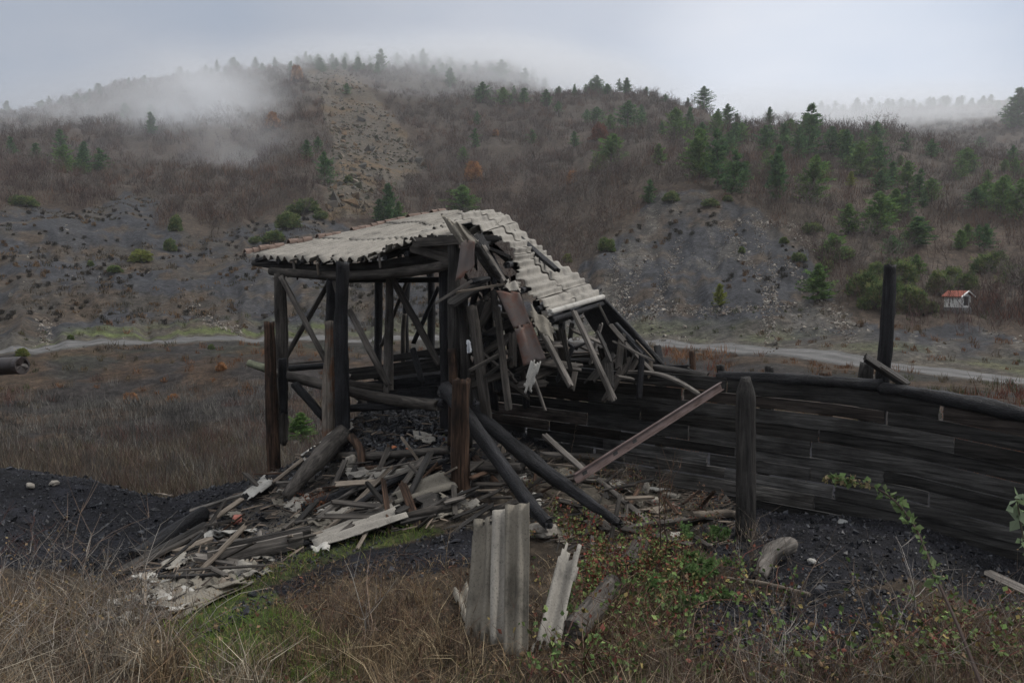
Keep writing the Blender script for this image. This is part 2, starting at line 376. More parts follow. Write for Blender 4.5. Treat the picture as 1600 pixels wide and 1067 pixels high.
for _m in (M['leaf'],):
    _t = _m.node_tree; _b = _t.nodes['Principled BSDF']; _tr = nd(_t, 'ShaderNodeBsdfTranslucent'); _mx = nd(_t, 'ShaderNodeMixShader'); _mx.inputs[0].default_value = .45; _o = _t.nodes['Material Output']
    _t.links.new(_b.inputs['Base Color'].links[0].from_socket, _tr.inputs['Color']); _t.links.new(_b.outputs[0], _mx.inputs[1]); _t.links.new(_tr.outputs[0], _mx.inputs[2]); _t.links.new(_mx.outputs[0], _o.inputs['Surface'])
def plain(name, c, rough=.8, var=.25, sc=5):
    m, t, b = nodes(name); n = noise(t, coords(t, (1, 1, 1)), sc, 5, .6)
    t.links.new(ramp(t, n, [(.3, tuple(q * (1 - var) for q in c)), (.7, tuple(q * (1 + var) for q in c))]), b.inputs['Base Color'])
    b.inputs['Roughness'].default_value = rough; bump(t, b, n, .3, .01); return m
M['bark'] = plain('bark', (.05, .038, .03)); M['white'] = plain('whitewash', (.8, .8, .78), .85, .1)
M['cement'] = plain('grey_cement', (.16, .165, .165)); M['tile'] = plain('red_roof_tile', (.30, .085, .055), .8, .3, 9)
M['opening'] = plain('opening_shade', (.02, .02, .022)); M['cloth'] = plain('pale_cloth', (.45, .47, .5), .8, .2)  # near-black opening colour stands in for shade inside window and slots
M['concrete'] = plain('broken_concrete', (.24, .22, .19), .9, .35, 18); M['redstone'] = plain('red_brick_lump', (.33, .12, .09), .9, .35, 16)
M['moss'] = plain('mossy_bark', (.17, .18, .12), .9, .4, 12); M['brick'] = plain('broken_orange_brick', (.42, .16, .08), .9, .2, 12)

# ground: base colour comes with the sheet, fine grain and relief from noise
m, t, b = nodes('ground_soil'); a = nd(t, 'ShaderNodeVertexColor'); a.layer_name = 'Col'; tcn = nd(t, 'ShaderNodeTexCoord'); v = tcn.outputs['Object']
n1 = noise(t, v, .9, 8, .68); n2 = noise(t, v, 11, 6, .7)
c = mul(t, a.outputs['Color'], ramp(t, n1, [(.3, .5), (.5, 1.0), (.72, 1.7)])); c = mul(t, c, ramp(t, n2, [(.3, .55), (.7, 1.5)])); n3 = noise(t, v, 3.1, 9, .75); c = mul(t, c, ramp(t, n3, [(.36, .30), (.5, .82), (.66, 1.5)]))
t.links.new(c, b.inputs['Base Color']); b.inputs['Roughness'].default_value = .85; b.inputs['Specular IOR Level'].default_value = .15
q = bump(t, b, n1, .6, .2); bump(t, b, n2, .9, .05, q); M['ground'] = m
m, t, b = nodes('gravel_road'); tcn = nd(t, 'ShaderNodeTexCoord'); v = tcn.outputs['Object']; n1 = noise(t, v, 1.2, 8, .7); n2 = noise(t, v, 14, 4, .7)
a = nd(t, 'ShaderNodeVertexColor'); a.layer_name = 'Col'
c = mul(t, mul(t, a.outputs['Color'], ramp(t, n1, [(.3, .6), (.7, 1.3)])), ramp(t, n2, [(.3, .7), (.7, 1.25)])); t.links.new(c, b.inputs['Base Color']); b.inputs['Roughness'].default_value = .85
bump(t, b, n2, .5, .03); M['road'] = m
# ============================================================ GROUND
GREENP = [(262, 985), (330, 940), (430, 925), (470, 960), (545, 1010), (560, 1067), (300, 1067)]
GREEN2 = [(395, 905), (460, 868), (560, 830), (660, 815), (700, 830), (560, 862), (430, 918), (330, 950)]
RUBBLE = [(140, 975), (210, 885), (300, 825), (470, 700), (540, 650), (700, 655), (850, 700), (1080, 770), (1160, 790), (1150, 850), (900, 900), (840, 830), (640, 830), (500, 860), (330, 920), (250, 975)]
SCAR = [(880, 470), (905, 425), (940, 385), (985, 345), (1030, 305), (1090, 300), (1180, 325), (1225, 360), (1262, 410), (1300, 450), (1330, 500), (1390, 520), (1500, 510), (1700, 540), (1700, 620), (850, 560)]
SPUR = [(470, 108), (520, 102), (560, 120), (610, 180), (650, 225), (672, 262), (640, 292), (600, 300), (570, 330), (520, 345), (512, 300), (520, 230), (500, 170)]
LEFTB = [(-500, 335), (0, 325), (120, 330), (230, 300), (260, 318), (240, 350), (330, 370), (430, 345), (500, 330), (560, 360), (700, 470), (860, 480), (900, 540), (-500, 600)]
def soft(px, py, poly, s=9, seed=40):
    """membership with ragged border"""
    jx = fbm(px / 28, py / 28, 3, seed) * s * 2.2; jy = fbm(px / 28, py / 28, 3, seed + 7) * s * 1.5
    return inpoly(px + jx, py + jy, poly).astype(float)
def ground_colour(X, Y, Z):
    px, py = proj(X, Y, Z); front = Y > 1
    R = np.hypot(X, Y)
    n = fbm(X / 5, Y / 5, 5, 31); n2 = fbm(X / 1.3, Y / 1.3, 4, 33); n3 = fbm(X / 22, Y / 22, 3, 35)
    def lerp(c, m, d): return c * (1 - m[:, None]) + np.asarray(d)[None] * m[:, None]
    C = np.tile(np.array([.052, .040, .031]), (len(X), 1)) * (1 + .35 * n[:, None])
    C = lerp(C, np.clip(n3 * 2, 0, 1) * .5, (.075, .050, .035))
    far = R > 40
    shale = np.array([.036, .039, .046])
    for poly, s, d in ((SCAR, 9, shale), (LEFTB, 10, shale * 1.0)):
        m_ = soft(px, py, poly, s) * far * front
        C = lerp(C, m_ * .92, d)
        br = np.clip((fbm(X / 4.2, Y / 4.2, 5, 44, .62) + (-.04 if poly is LEFTB else -.10)) * 9, 0, 1) * m_
        C = lerp(C, br * (.85 if poly is LEFTB else .6), (.052, .045, .037)); C = lerp(C, br * np.clip(fbm(X / 1.9, Y / 1.9, 3, 45) * 6, 0, 1) * .5, (.085, .060, .040))
        st = np.clip((fbm(np.arctan2(X, Y) * 34, np.log(R) * 7, 4, 50) - .16) * 7, 0, 1) * m_
        C = lerp(C, st * (.15 if poly is LEFTB else .6), (.095, .088, .078))
    m_ = soft(px, py, SPUR, 6) * far; C = lerp(C, m_ * .8, (.085, .074, .058)); C = lerp(C, m_ * np.clip(n * 3, 0, 1) * .8, (.10, .065, .03))
    # flat shelf with the road, grassy verge
    rd = np.abs(Y - road_depth(px)); sh = np.clip(1 - (rd - 3) / 5, 0, 1) * front * (Y < 60)
    C = lerp(C, sh * .7, (.085, .076, .060))
    gr = np.clip((fbm(X / 4, Y / 2, 3, 60) + .15) * 3, 0, 1) * np.clip(1 - (rd - 4.2) / 4, 0, 1) * np.clip((rd - 2) / 1.2, 0, 1) * front
    C = lerp(C, gr * np.where(px < 520, .85, .35), (.085, .105, .035))
    # bank below the road: dark with rust patches
    bank = (R > 20) & (rd > 2) & (Y < road_depth(px)) & front
    C = lerp(C, bank * .85, (.024, .022, .022)); C = lerp(C, bank * np.clip(fbm(X / 2.5, Y / 2.5, 4, 70) * 4, 0, 1) * .5, (.07, .042, .022))
    # coal tip in the near ground
    nr = (R < 20) & front
    coal = np.array([.011, .012, .017])
    cm = nr & ((inpoly(px, py, [(-900, 640), (150, 700), (260, 770), (480, 680), (560, 620), (900, 600), (900, 720), (700, 800), (560, 850), (250, 960), (150, 930), (120, 890), (-900, 880)])) |
               inpoly(px, py, [(1080, 780), (1330, 780), (1800, 850), (1800, 975), (1560, 960), (1420, 900), (1300, 930), (1170, 915), (1100, 860)]) |
               inpoly(px + 45 * n2, py + 22 * n2, [(330, 960), (450, 905), (600, 850), (735, 825), (800, 850), (760, 890), (560, 905), (420, 950), (300, 1000)]) |
               inpoly(px + 50 * n2, py + 30 * n2, [(1050, 930), (1400, 920), (1500, 1000), (1250, 1067), (1060, 1020)]) | (R > 11.5))
    C = lerp(C, nr * .6, (.045, .037, .027)); C = lerp(C, cm * .95, coal)
    rb = nr * inpoly(px + 12 * n2, py + 8 * n2, RUBBLE); C = lerp(C, rb * np.clip(n2 * 2 + .35, 0, 1) * .85, (.10, .09, .075))
    g = nr * np.maximum(inpoly(px + 14 * n2, py + 10 * n2, GREENP), inpoly(px + 10 * n2, py + 8 * n2, GREEN2) * .8); C = lerp(C, g * .85, (.055, .075, .022))
    return np.clip(C, .004, 1)
RR = np.exp(np.linspace(math.log(1.2), math.log(940), 820))
tt, rr = np.meshgrid(THR, RR, indexing='ij'); GX = (np.sin(tt) * rr).ravel(); GY = (np.cos(tt) * rr).ravel()
GZ = H(GX, GY); nT, nR = len(THR), len(RR)
a = np.arange(nT - 1)[:, None] * nR + np.arange(nR - 1)[None]; a = a.ravel()
q = np.stack([a, a + 1, a + nR + 1, a + nR], 1)[:, ::-1]
# small disc closing the centre under the camera
V = np.stack([GX, GY, GZ], 1); C = ground_colour(GX, GY, GZ)
V = np.concatenate([V, [[0, 0, 3.4]]]); C = np.concatenate([C, [[.05, .04, .03]]]); ce = len(V) - 1
i0 = np.arange(nT - 1) * nR; tri = np.stack([i0 + nR, i0, np.full(nT - 1, ce)], 1)
me = mesh_np('ground', V, [q[:, ::-1], tri], C); smooth(me)
tag(link('ground', me, M['ground']), kind='structure')

# road: its own sheet, laid over the shelf
ts = np.linspace(-500, 2000, 500); rdp = road_depth(ts); kk = np.ones(31) / 31; rdp = np.convolve(np.pad(rdp, 15, 'edge'), kk, 'valid')
cx = (ts - 800) / F * rdp; cy = rdp; tx = np.gradient(cx); ty = np.gradient(cy); ln = np.hypot(tx, ty); nx, ny = -ty / ln, tx / ln
us = np.linspace(-1.8, 1.8, 15)
rx = cx[:, None] + nx[:, None] * us * (1 + .12 * fbm(ts / 40, ts * 0, 3, 5))[:, None]; ry = cy[:, None] + ny[:, None] * us
zc = H(rx, ry); zc = zc * .3 + zc.mean(1, keepdims=True) * .7; zmax = H(rx, ry)
rz = np.maximum(zc, zmax) + .015
edge = np.abs(us) / 1.9; rz[:, 0] = zmax[:, 0] - .12; rz[:, -1] = zmax[:, -1] - .12; rz[:, 1] = np.minimum(rz[:, 1], zmax[:, 1] + .02); rz[:, -2] = np.minimum(rz[:, -2], zmax[:, -2] + .02)
crc = np.where((np.abs(np.abs(us) - .85) < .35)[None, :], .105, .07) * (1 + .25 * fbm(rx / 2, ry / 2, 3, 8))
colr = crc[..., None] * np.array([1.0, .99, .98]); V = np.stack([rx, ry, rz], -1).reshape(-1, 3)
i = (np.arange(499)[:, None] * 15 + np.arange(14)[None]).ravel(); me = mesh_np('road', V, np.stack([i, i + 15, i + 16, i + 1], 1)[:, ::-1], colr.reshape(-1, 3)); smooth(me)
tag(link('road', me, M['road']), kind='structure')

# ============================================================ HAZE
def box_mesh(name, lo, hi):
    x0, y0, z0 = lo; x1, y1, z1 = hi
    V = np.array([(x, y, z) for z in (z0, z1) for y in (y0, y1) for x in (x0, x1)], float)
    Fc = np.array([(0, 2, 3, 1), (4, 5, 7, 6), (0, 1, 5, 4), (2, 6, 7, 3), (0, 4, 6, 2), (1, 3, 7, 5)])
    return mesh_np(name, V, Fc)
def volmat(name, dens, col, an=.2):
    m = bpy.data.materials.new(name); m.use_nodes = True; t = m.node_tree; t.nodes.clear()
    o = nd(t, 'ShaderNodeOutputMaterial'); v = nd(t, 'ShaderNodeVolumePrincipled'); v.inputs['Density'].default_value = dens
    v.inputs['Color'].default_value = (*col, 1); v.inputs['Anisotropy'].default_value = an
    t.links.new(v.outputs[0], o.inputs['Volume']); return m
tag(link('haze', box_mesh('haze', (-960, -960, float(GZ.min()) - 1), (960, 960, float(GZ.max()) + 18)), volmat('haze_air', .0005, (.95, .97, 1.0), .55)), kind='stuff')
def fogbank(c, r, dens, seed, scale=1.6, thr=.40, tilt=0):
    """a drifting bank: density thins out towards its edge and is broken up by noise"""
    u, v_ = np.meshgrid(np.linspace(0, 2 * PI, 33)[:-1], np.linspace(.03, PI - .03, 18)); V = np.stack([np.sin(v_) * np.cos(u), np.sin(v_) * np.sin(u), np.cos(v_)], -1).reshape(-1, 3)
    n = 32; i = np.arange(17)[:, None] * n; j = np.arange(n)[None]; j1 = (j + 1) % n; Fc = np.stack([i + j, i + n + j, i + n + j1, i + j1], -1).reshape(-1, 4)
    m = bpy.data.materials.new('fog_air'); m.use_nodes = True; t = m.node_tree; t.nodes.clear(); o = nd(t, 'ShaderNodeOutputMaterial'); v = nd(t, 'ShaderNodeVolumePrincipled')
    v.inputs['Color'].default_value = (.945, .968, 1, 1); v.inputs['Anisotropy'].default_value = .45; t.links.new(v.outputs[0], o.inputs['Volume'])
    tcn = nd(t, 'ShaderNodeTexCoord'); ln_ = nd(t, 'ShaderNodeVectorMath', operation='LENGTH'); t.links.new(tcn.outputs['Object'], ln_.inputs[0])
    f = nd(t, 'ShaderNodeMapRange'); f.interpolation_type = 'SMOOTHSTEP'; f.inputs[1].default_value = 1.0; f.inputs[2].default_value = .12; f.inputs[3].default_value = 0; f.inputs[4].default_value = 1; t.links.new(ln_.outputs['Value'], f.inputs['Value'])
    mp_ = nd(t, 'ShaderNodeMapping'); mp_.inputs['Location'].default_value = (seed * 3.7, seed, 0); mp_.inputs['Rotation'].default_value = (0, .5, 0); mp_.inputs['Scale'].default_value = (1, .8, 1.3); t.links.new(tcn.outputs['Object'], mp_.inputs['Vector'])
    nz_ = noise(t, mp_.outputs[0], scale, 3, .5, .4); g = nd(t, 'ShaderNodeMapRange'); g.interpolation_type = 'SMOOTHSTEP'; g.inputs[1].default_value = thr - .14; g.inputs[2].default_value = thr + .24; g.inputs[3].default_value = .08; g.inputs[4].default_value = 1; t.links.new(nz_, g.inputs['Value'])
    a_ = nd(t, 'ShaderNodeMath', operation='MULTIPLY'); t.links.new(f.outputs[0], a_.inputs[0]); t.links.new(g.outputs[0], a_.inputs[1]); b_ = nd(t, 'ShaderNodeMath', operation='MULTIPLY'); t.links.new(a_.outputs[0], b_.inputs[0]); b_.inputs[1].default_value = dens; t.links.new(b_.outputs[0], v.inputs['Density'])
    o = link('fog_bank', mesh_np('fog_bank', V, [Fc, np.arange(n)[None], np.arange(17 * n, 18 * n)[None, ::-1]]), m); o.location = c; o.scale = r; o.rotation_euler = (0, tilt, 0); return tag(o, kind='stuff')
for i, (px, py, D, r, de, tl) in enumerate((
    (335, 195, 200, (30, 30, 21), .075, .5), (215, 215, 220, (62, 34, 22), .050, -.12), (400, 260, 160, (20, 16, 14), .035, .5), (40, 225, 240, (50, 34, 20), .030, 0), (215, 160, 260, (75, 40, 18), .022, -.2), (300, 290, 175, (50, 24, 14), .018, 0), (640, 150, 270, (60, 30, 14), .022, 0),
    (700, 112, 330, (105, 55, 13), .07, 0), (880, 128, 280, (70, 40, 14), .04, .12), (480, 110, 300, (60, 40, 12), .025, -.05),
    (1380, 190, 360, (120, 70, 17), .035, 0), (1180, 175, 330, (60, 40, 12), .03, 0))):
    fogbank(P(px, py, D), r, de, i + 1, tilt=tl)
# ============================================================ VEGETATION ON THE HILLS
def sample_polar(n, r0, r1, tmax=41, power=0):
    th = np.radians(rng.uniform(-tmax, tmax, n)); R = rng.uniform(r0, r1, n) if power == 0 else np.exp(rng.uniform(math.log(r0), math.log(r1), n))
    X = np.sin(th) * R; Y = np.cos(th) * R; Z = H(X, Y); px, py = proj(X, Y, Z); return X, Y, Z, px, py, R
MIDBUSH = [(1230, 360), (1600, 395), (1600, 470), (1520, 480), (1330, 440), (1290, 400)]
def brush(name, n, r0, r1, hgt, stems, wid, keep, cols, power=0, spread=.55, up=.5, tmax=41):
    X, Y, Z, px, py, R = sample_polar(n, r0, r1, tmax, power)
    k_ = keep(X, Y, px, py, R); X, Y, Z, R, px, py = X[k_], Y[k_], Z[k_], R[k_], px[k_], py[k_]; n = len(X)
    S = stems; hh = hgt * rng.uniform(.55, 1.3, n)
    ci = np.clip(((fbm(X / 14, Y / 14, 3, 91) + .5 + rng.normal(0, .16, n)) * len(cols)).astype(int), 0, len(cols) - 1)
    base = np.array(cols)[ci] * rng.uniform(.75, 1.25, (n, 1))
    b = np.repeat(np.stack([X, Y, Z - .05], 1), S, 0); h = np.repeat(hh, S)[:, None]
    d = rng.normal(0, 1, (n * S, 3)); d[:, 2] = np.abs(d[:, 2]) + 1.5; d[:, :2] *= .75; d /= np.linalg.norm(d, axis=1)[:, None]
    t0 = rng.uniform(0, up, (n * S, 1)) * (rng.random((n * S, 1)) < .75)
    off = rng.normal(0, spread, (n * S, 2)) * h * .45
    P0 = b.copy(); P0[:, :2] += off; P0[:, 2:] += t0 * h
    P1 = P0 + d * h * rng.uniform(.25, .7, (n * S, 1)); P1[:, 2] = np.minimum(P1[:, 2], b[:, 2] + h[:, 0] * 1.1)
    w = wid * np.repeat(R, S) * rng.uniform(.6, 1.3, n * S)
    V, Fc, C = ribbons(P0, P1, w, np.repeat(base, S, 0) * rng.uniform(.7, 1.35, (n * S, 1)))
    return tag(link(name, mesh_np(name, V, Fc, C), M['veg']), kind='stuff')
def kforest(X, Y, px, py, R):
    m_ = (soft(px, py, SCAR, 12) > .5) | (soft(px, py, SPUR, 7) > .5) | (soft(px, py, LEFTB, 12) > .5) | (np.abs(Y - road_depth(px)) < 5) | (soft(px, py, MIDBUSH, 5) > .5) * (rng.random(len(X)) < .7)
    cl = fbm(X / 16, Y / 16, 3, 77) + rng.normal(0, .1, len(X)) > -.42
    return ~m_ & cl & (R > 56)
BR = [(.075, .052, .046), (.095, .060, .046), (.078, .058, .052), (.120, .066, .044), (.062, .048, .043), (.098, .078, .064)]
brush('bare_hillside_brush', 17000, 56, 470, 2.3, 40, .00045, kforest, [tuple(q * .88 for q in c) for c in BR])
def skeleton(seed):
    r = np.random.default_rng(seed); A_, B_, W_ = [], [], []
    def grow(p, d, L_, w_, lv):
        for s_ in range(2):
            q_ = p + d * L_ / 2; A_.append(p); B_.append(q_ + d * L_ * .12); W_.append(w_ * (1 - .35 * s_)); p = q_; d = d + r.normal(0, .16, 3) + [0, 0, .06]; d /= np.linalg.norm(d)
            if lv < 4:
                for i in range(2 if lv else 3):
                    dd = d * .8 + r.normal(0, .5, 3); dd[2] = abs(dd[2]) * .9 + .2; dd /= np.linalg.norm(dd); grow(p, dd, L_ * r.uniform(.5, .78), w_ * .55, lv + 1)
    for k in range(r.integers(1, 4)): d = np.array([r.normal(0, .25), r.normal(0, .25), 1.]); grow(np.array([r.normal(0, .04), r.normal(0, .04), 0]), d / np.linalg.norm(d), .36, .030, 1)
    return np.array(A_), np.array(B_), np.array(W_)
SK = [skeleton(s_) for s_ in range(60, 68)]
X, Y, Z, px, py, R = sample_polar(5200, 58, 360); k_ = kforest(X, Y, px, py, R) & (fbm(X / 20, Y / 20, 3, 201) > -.12); X, Y, Z, R = X[k_], Y[k_], Z[k_], R[k_]; A_, B_, W_, C_ = [], [], [], []
for i in range(len(X)):
    a, b_, w_ = SK[random.randrange(8)]; h = random.uniform(2.4, 5.2); an = random.uniform(0, 6.28); c_, s_ = math.cos(an) * h, math.sin(an) * h; Rm = np.array([[c_, -s_, 0], [s_, c_, 0], [0, 0, h]]); o_ = np.array([X[i], Y[i], Z[i]])
    n_ = len(a); kk = slice(0, n_) if R[i] < 150 else rng.permutation(n_)[:n_ // 2]
    A_.append(a[kk] @ Rm.T + o_); B_.append(b_[kk] @ Rm.T + o_); W_.append(np.maximum(w_[kk] * h, .00035 * R[i])); C_.append(np.tile(np.array(random.choice([(.12, .10, .09), (.085, .066, .058), (.10, .07, .058), (.15, .13, .115), (.07, .055, .05)])), (len(a[kk]), 1)))
V, Fc, C = ribbons(np.concatenate(A_), np.concatenate(B_), np.concatenate(W_), np.concatenate(C_)); print('bare trees', len(X), len(Fc))
tag(link('bare_woodland', mesh_np('bare_woodland', V, Fc, C), M['veg']), kind='stuff')
brush('low_hillside_scrub', 12000, 50, 200, .48, 24, .001, lambda X, Y, px, py, R: ((soft(px, py, LEFTB, 12) > .5) | (soft(px, py, SPUR, 7) > .5)) & (fbm(X / 5, Y / 5, 4, 12) > -.02) & (np.abs(Y - road_depth(px)) > 3), [(.075, .06, .042), (.05, .042, .032), (.12, .078, .042), (.04, .036, .026), (.055, .05, .03)], spread=1.0)
# hummocks of dead grass dotted over the bare scar
brush('dark_scar_tussocks', 2600, 50, 120, .34, 80, .0010, lambda X, Y, px, py, R: ((soft(px, py, SCAR, 8) > .5) & (py < 520) | (soft(px, py, LEFTB, 8) > .5) & (py < 515)) & (fbm(X / 6, Y / 6, 3, 14) > .0), [(.026, .023, .020), (.038, .031, .024), (.11, .07, .04), (.034, .030, .022)], spread=.62, up=.8)
brush('red_valley_brush', 5200, 15, 47, .8, 40, .0005, lambda X, Y, px, py, R: (px < 860) & (Y > 15) & (Y < road_depth(px) - 4) & (py > 596 + rng.normal(0, 22, len(X))) & (rng.random(len(X)) < np.clip((py - 590) / 60, .1, 1)), [(.080, .074, .068), (.095, .066, .056), (.066, .061, .056), (.11, .092, .065), (.095, .055, .047), (.15, .142, .13), (.042, .04, .037), (.12, .115, .105)], power=1, up=.3)
brush('pale_dead_grass', 2200, 15, 30, .45, 40, .0006, lambda X, Y, px, py, R: (px < 600) & (py > 690), [(.14, .115, .08), (.09, .07, .05), (.18, .16, .125), (.075, .075, .045)], power=1)
brush('bank_grass_tufts', 1500, 16, 62, .4, 34, .0007, lambda X, Y, px, py, R: (np.abs(Y - road_depth(px)) > 2.4) & (Y > 15) & ((px > 850) | (py < 620)) & ((R < 50) | (py > 470)), [(.075, .062, .035), (.06, .07, .03), (.10, .075, .045), (.14, .07, .035)], power=1)
brush('rusty_bracken', 900, 14, 44, .75, 44, .0008, lambda X, Y, px, py, R: ((px > 1440) & (py > 496) & (py < 535) & (Y > 30) & (np.abs(Y - road_depth(px)) > 3)) | ((px > 1040) & (px < 1140) & (py > 545)) | ((px > 1500) & (Y < 26)) , [(.17, .065, .035), (.13, .045, .032), (.20, .10, .05)], power=1, tmax=45)
brush('red_shrine_bushes', 700, 44, 66, 1.7, 44, .0006, lambda X, Y, px, py, R: (px > 1520) & (py > 430) & (py < 500) | (px > 1400) & (py > 500) & (py < 520), [(.11, .04, .035), (.09, .055, .05), (.14, .06, .04)])

def stones(name, pts, size, cols, mat, kind='stuff', flat=.6):
    """angular chips"""
    n = len(pts); t_ = np.array([(1, 0, 0), (-1, 0, 0), (0, 1, 0), (0, -1, 0), (0, 0, 1), (0, 0, -1)], float)
    Fo = np.array([(0, 2, 4), (2, 1, 4), (1, 3, 4), (3, 0, 4), (2, 0, 5), (1, 2, 5), (3, 1, 5), (0, 3, 5)])
    V = t_[None] * rng.uniform(.55, 1.3, (n, 6, 1)) + rng.normal(0, .22, (n, 6, 3)); V[..., 2] *= flat
    A = rng.normal(size=(n, 3, 3)); Q = np.linalg.qr(A)[0]
    V = np.einsum('nij,nkj->nki', Q, V) * np.asarray(size).reshape(n, 1, 1) + pts[:, None]
    Fc = (np.arange(n)[:, None, None] * 6 + Fo[None]).reshape(-1, 3)
    C = np.repeat(np.array(cols)[rng.integers(0, len(cols), n)] * rng.uniform(.7, 1.3, (n, 1)), 6, 0)
    return tag(link(name, mesh_np(name, V.reshape(-1, 3), Fc, C), mat), kind=kind)
X, Y, Z, px, py, R = sample_polar(60000, 50, 105); gul = fbm(np.arctan2(X, Y) * 34, np.log(R) * 7, 4, 50)
k_ = (inpoly(px, py, SCAR)) & ((gul > .13) | (rng.random(len(X)) < .05)) & (rng.random(len(X)) < .45) | (inpoly(px, py, LEFTB) & (rng.random(len(X)) < .02))
stones('scree_stones', np.stack([X, Y, Z], 1)[k_], rng.gamma(1.6, .034, k_.sum()) + .02, [(.18, .165, .145), (.11, .105, .095), (.22, .20, .17)], M['rock'])
X, Y, Z, px, py, R = sample_polar(30000, 110, 330); k_ = (soft(px, py, SPUR, 5) > .5) & (fbm(X / 10, Y / 10, 3, 3) > -.2)
stones('spur_rubble', np.stack([X, Y, Z], 1)[k_], rng.gamma(2, .16, k_.sum()) + .1, [(.09, .085, .075), (.07, .06, .05), (.13, .11, .085), (.10, .065, .035), (.05, .05, .03)], M['rock'])

LINES = [[(1180, 330), (1190, 380), (1210, 430), (1200, 500), (1203, 545)], [(1120, 345), (1155, 385), (1185, 430), (1205, 470)], [(1065, 375), (1042, 430), (1030, 480), (1018, 505)], [(1015, 400), (980, 450), (950, 495)], [(970, 482), (1100, 486), (1240, 480)],
         [(1225, 400), (1250, 440), (1300, 480), (1330, 535)], [(1150, 350), (1230, 350), (1290, 400)], [(900, 500), (960, 478), (1000, 500)], [(960, 400), (965, 440), (975, 470)], [(300, 480), (330, 505), (380, 520)], [(60, 500), (75, 520), (70, 535)]]
pp = []
for ln_ in LINES:
    for (x0, y0), (x1, y1) in zip(ln_[:-1], ln_[1:]):
        n = int(math.hypot(x1 - x0, y1 - y0) * 4.5); t_ = rng.random(n); pp.append(np.stack([x0 + (x1 - x0) * t_ + rng.normal(0, 6, n), y0 + (y1 - y0) * t_ + rng.normal(0, 4, n)], 1))
pp = np.concatenate(pp); q_ = hits(pp[:, 0], pp[:, 1], 500)
stones('gully_stones', q_, rng.gamma(1.4, .032, len(q_)) + .02, [(.22, .20, .175), (.15, .135, .12), (.30, .275, .24), (.11, .085, .07)], M['rock'])
# ---- conifer models
def conifer(seed, broad, slim_top=1.0, loose=.0, col=((.06, .14, .05), (.10, .19, .065), (.045, .10, .048))):
    r = np.random.default_rng(seed); A = Acc(); Pp = []; nb = 26
    z0 = .07; levels = int(26)
    for i in range(levels):
        t_ = i / (levels - 1); z = z0 + (1 - z0) * t_ ** .92; L_ = broad * (1 - t_) ** .75 * r.uniform(.62, 1.18) + .018
        if t_ < .2: L_ *= .72 + t_ * 1.4
        m_ = 8 if t_ < .7 else 5
        for j in range(m_):
            a_ = r.uniform(0, 2 * PI); L2 = L_ * r.uniform(.4, 1.3)
            if r.random() < loose: continue
            rise = r.uniform(-.05, .45) + t_ * .4
            for s_ in np.linspace(.25, 1, 6):
                c = np.array([math.cos(a_) * L2 * s_, math.sin(a_) * L2 * s_, z + L2 * s_ * rise - .02 * s_])
                Pp.append((c, a_, s_, t_))
    c = np.array([p[0] for p in Pp]); a_ = np.array([p[1] for p in Pp]); s_ = np.array([p[2] for p in Pp])
    K = 9; n = len(c); c = np.repeat(c, K, 0) + r.normal(0, .014, (n * K, 3)); aa = np.repeat(a_, K)
    d = np.stack([np.cos(aa), np.sin(aa), np.full(n * K, .55)], 1) + r.normal(0, .75, (n * K, 3)); d /= np.linalg.norm(d, axis=1)[:, None]
    le = r.uniform(.022, .055, (n * K, 1))
    cc = np.array(col)[r.integers(0, len(col), n)] * r.uniform(.6, 1.5, (n, 1)); cc = np.repeat(cc, K, 0)
    global rng; keep_ = rng; rng = r
    V, Fc, C = ribbons(c - d * le * .3, c + d * le, .017, cc); rng = keep_
    crown = mesh_np('crown', V, Fc, C); crown.materials.append(M['leaf'])
    zz = np.linspace(-.03, .97, 8); Pk = np.stack([.008 * np.sin(zz * 9 + seed), .008 * np.cos(zz * 7 + seed), zz], 1)[None]
    V, Fc, C = tubes(Pk, (.024 * (1 - zz * .93))[None], np.array([[.05, .036, .028]]), 6)
    tr = mesh_np('trunk', V, Fc, C); tr.materials.append(M['bark']); return crown, tr
CONG = [conifer(s, b, 1, lo) for s, b, lo in ((1, .30, .2), (2, .36, .35), (3, .26, .15), (4, .42, .4), (5, .33, .5), (6, .30, .55), (7, .38, .3))]
CONL = [conifer(s, b, 1, .12, ((.10, .19, .05), (.13, .21, .06), (.07, .14, .045))) for s, b in ((11, .34), (12, .42))]
CONY = [conifer(21, .36, 1, .1, ((.19, .22, .035), (.22, .24, .05), (.14, .17, .035)))]
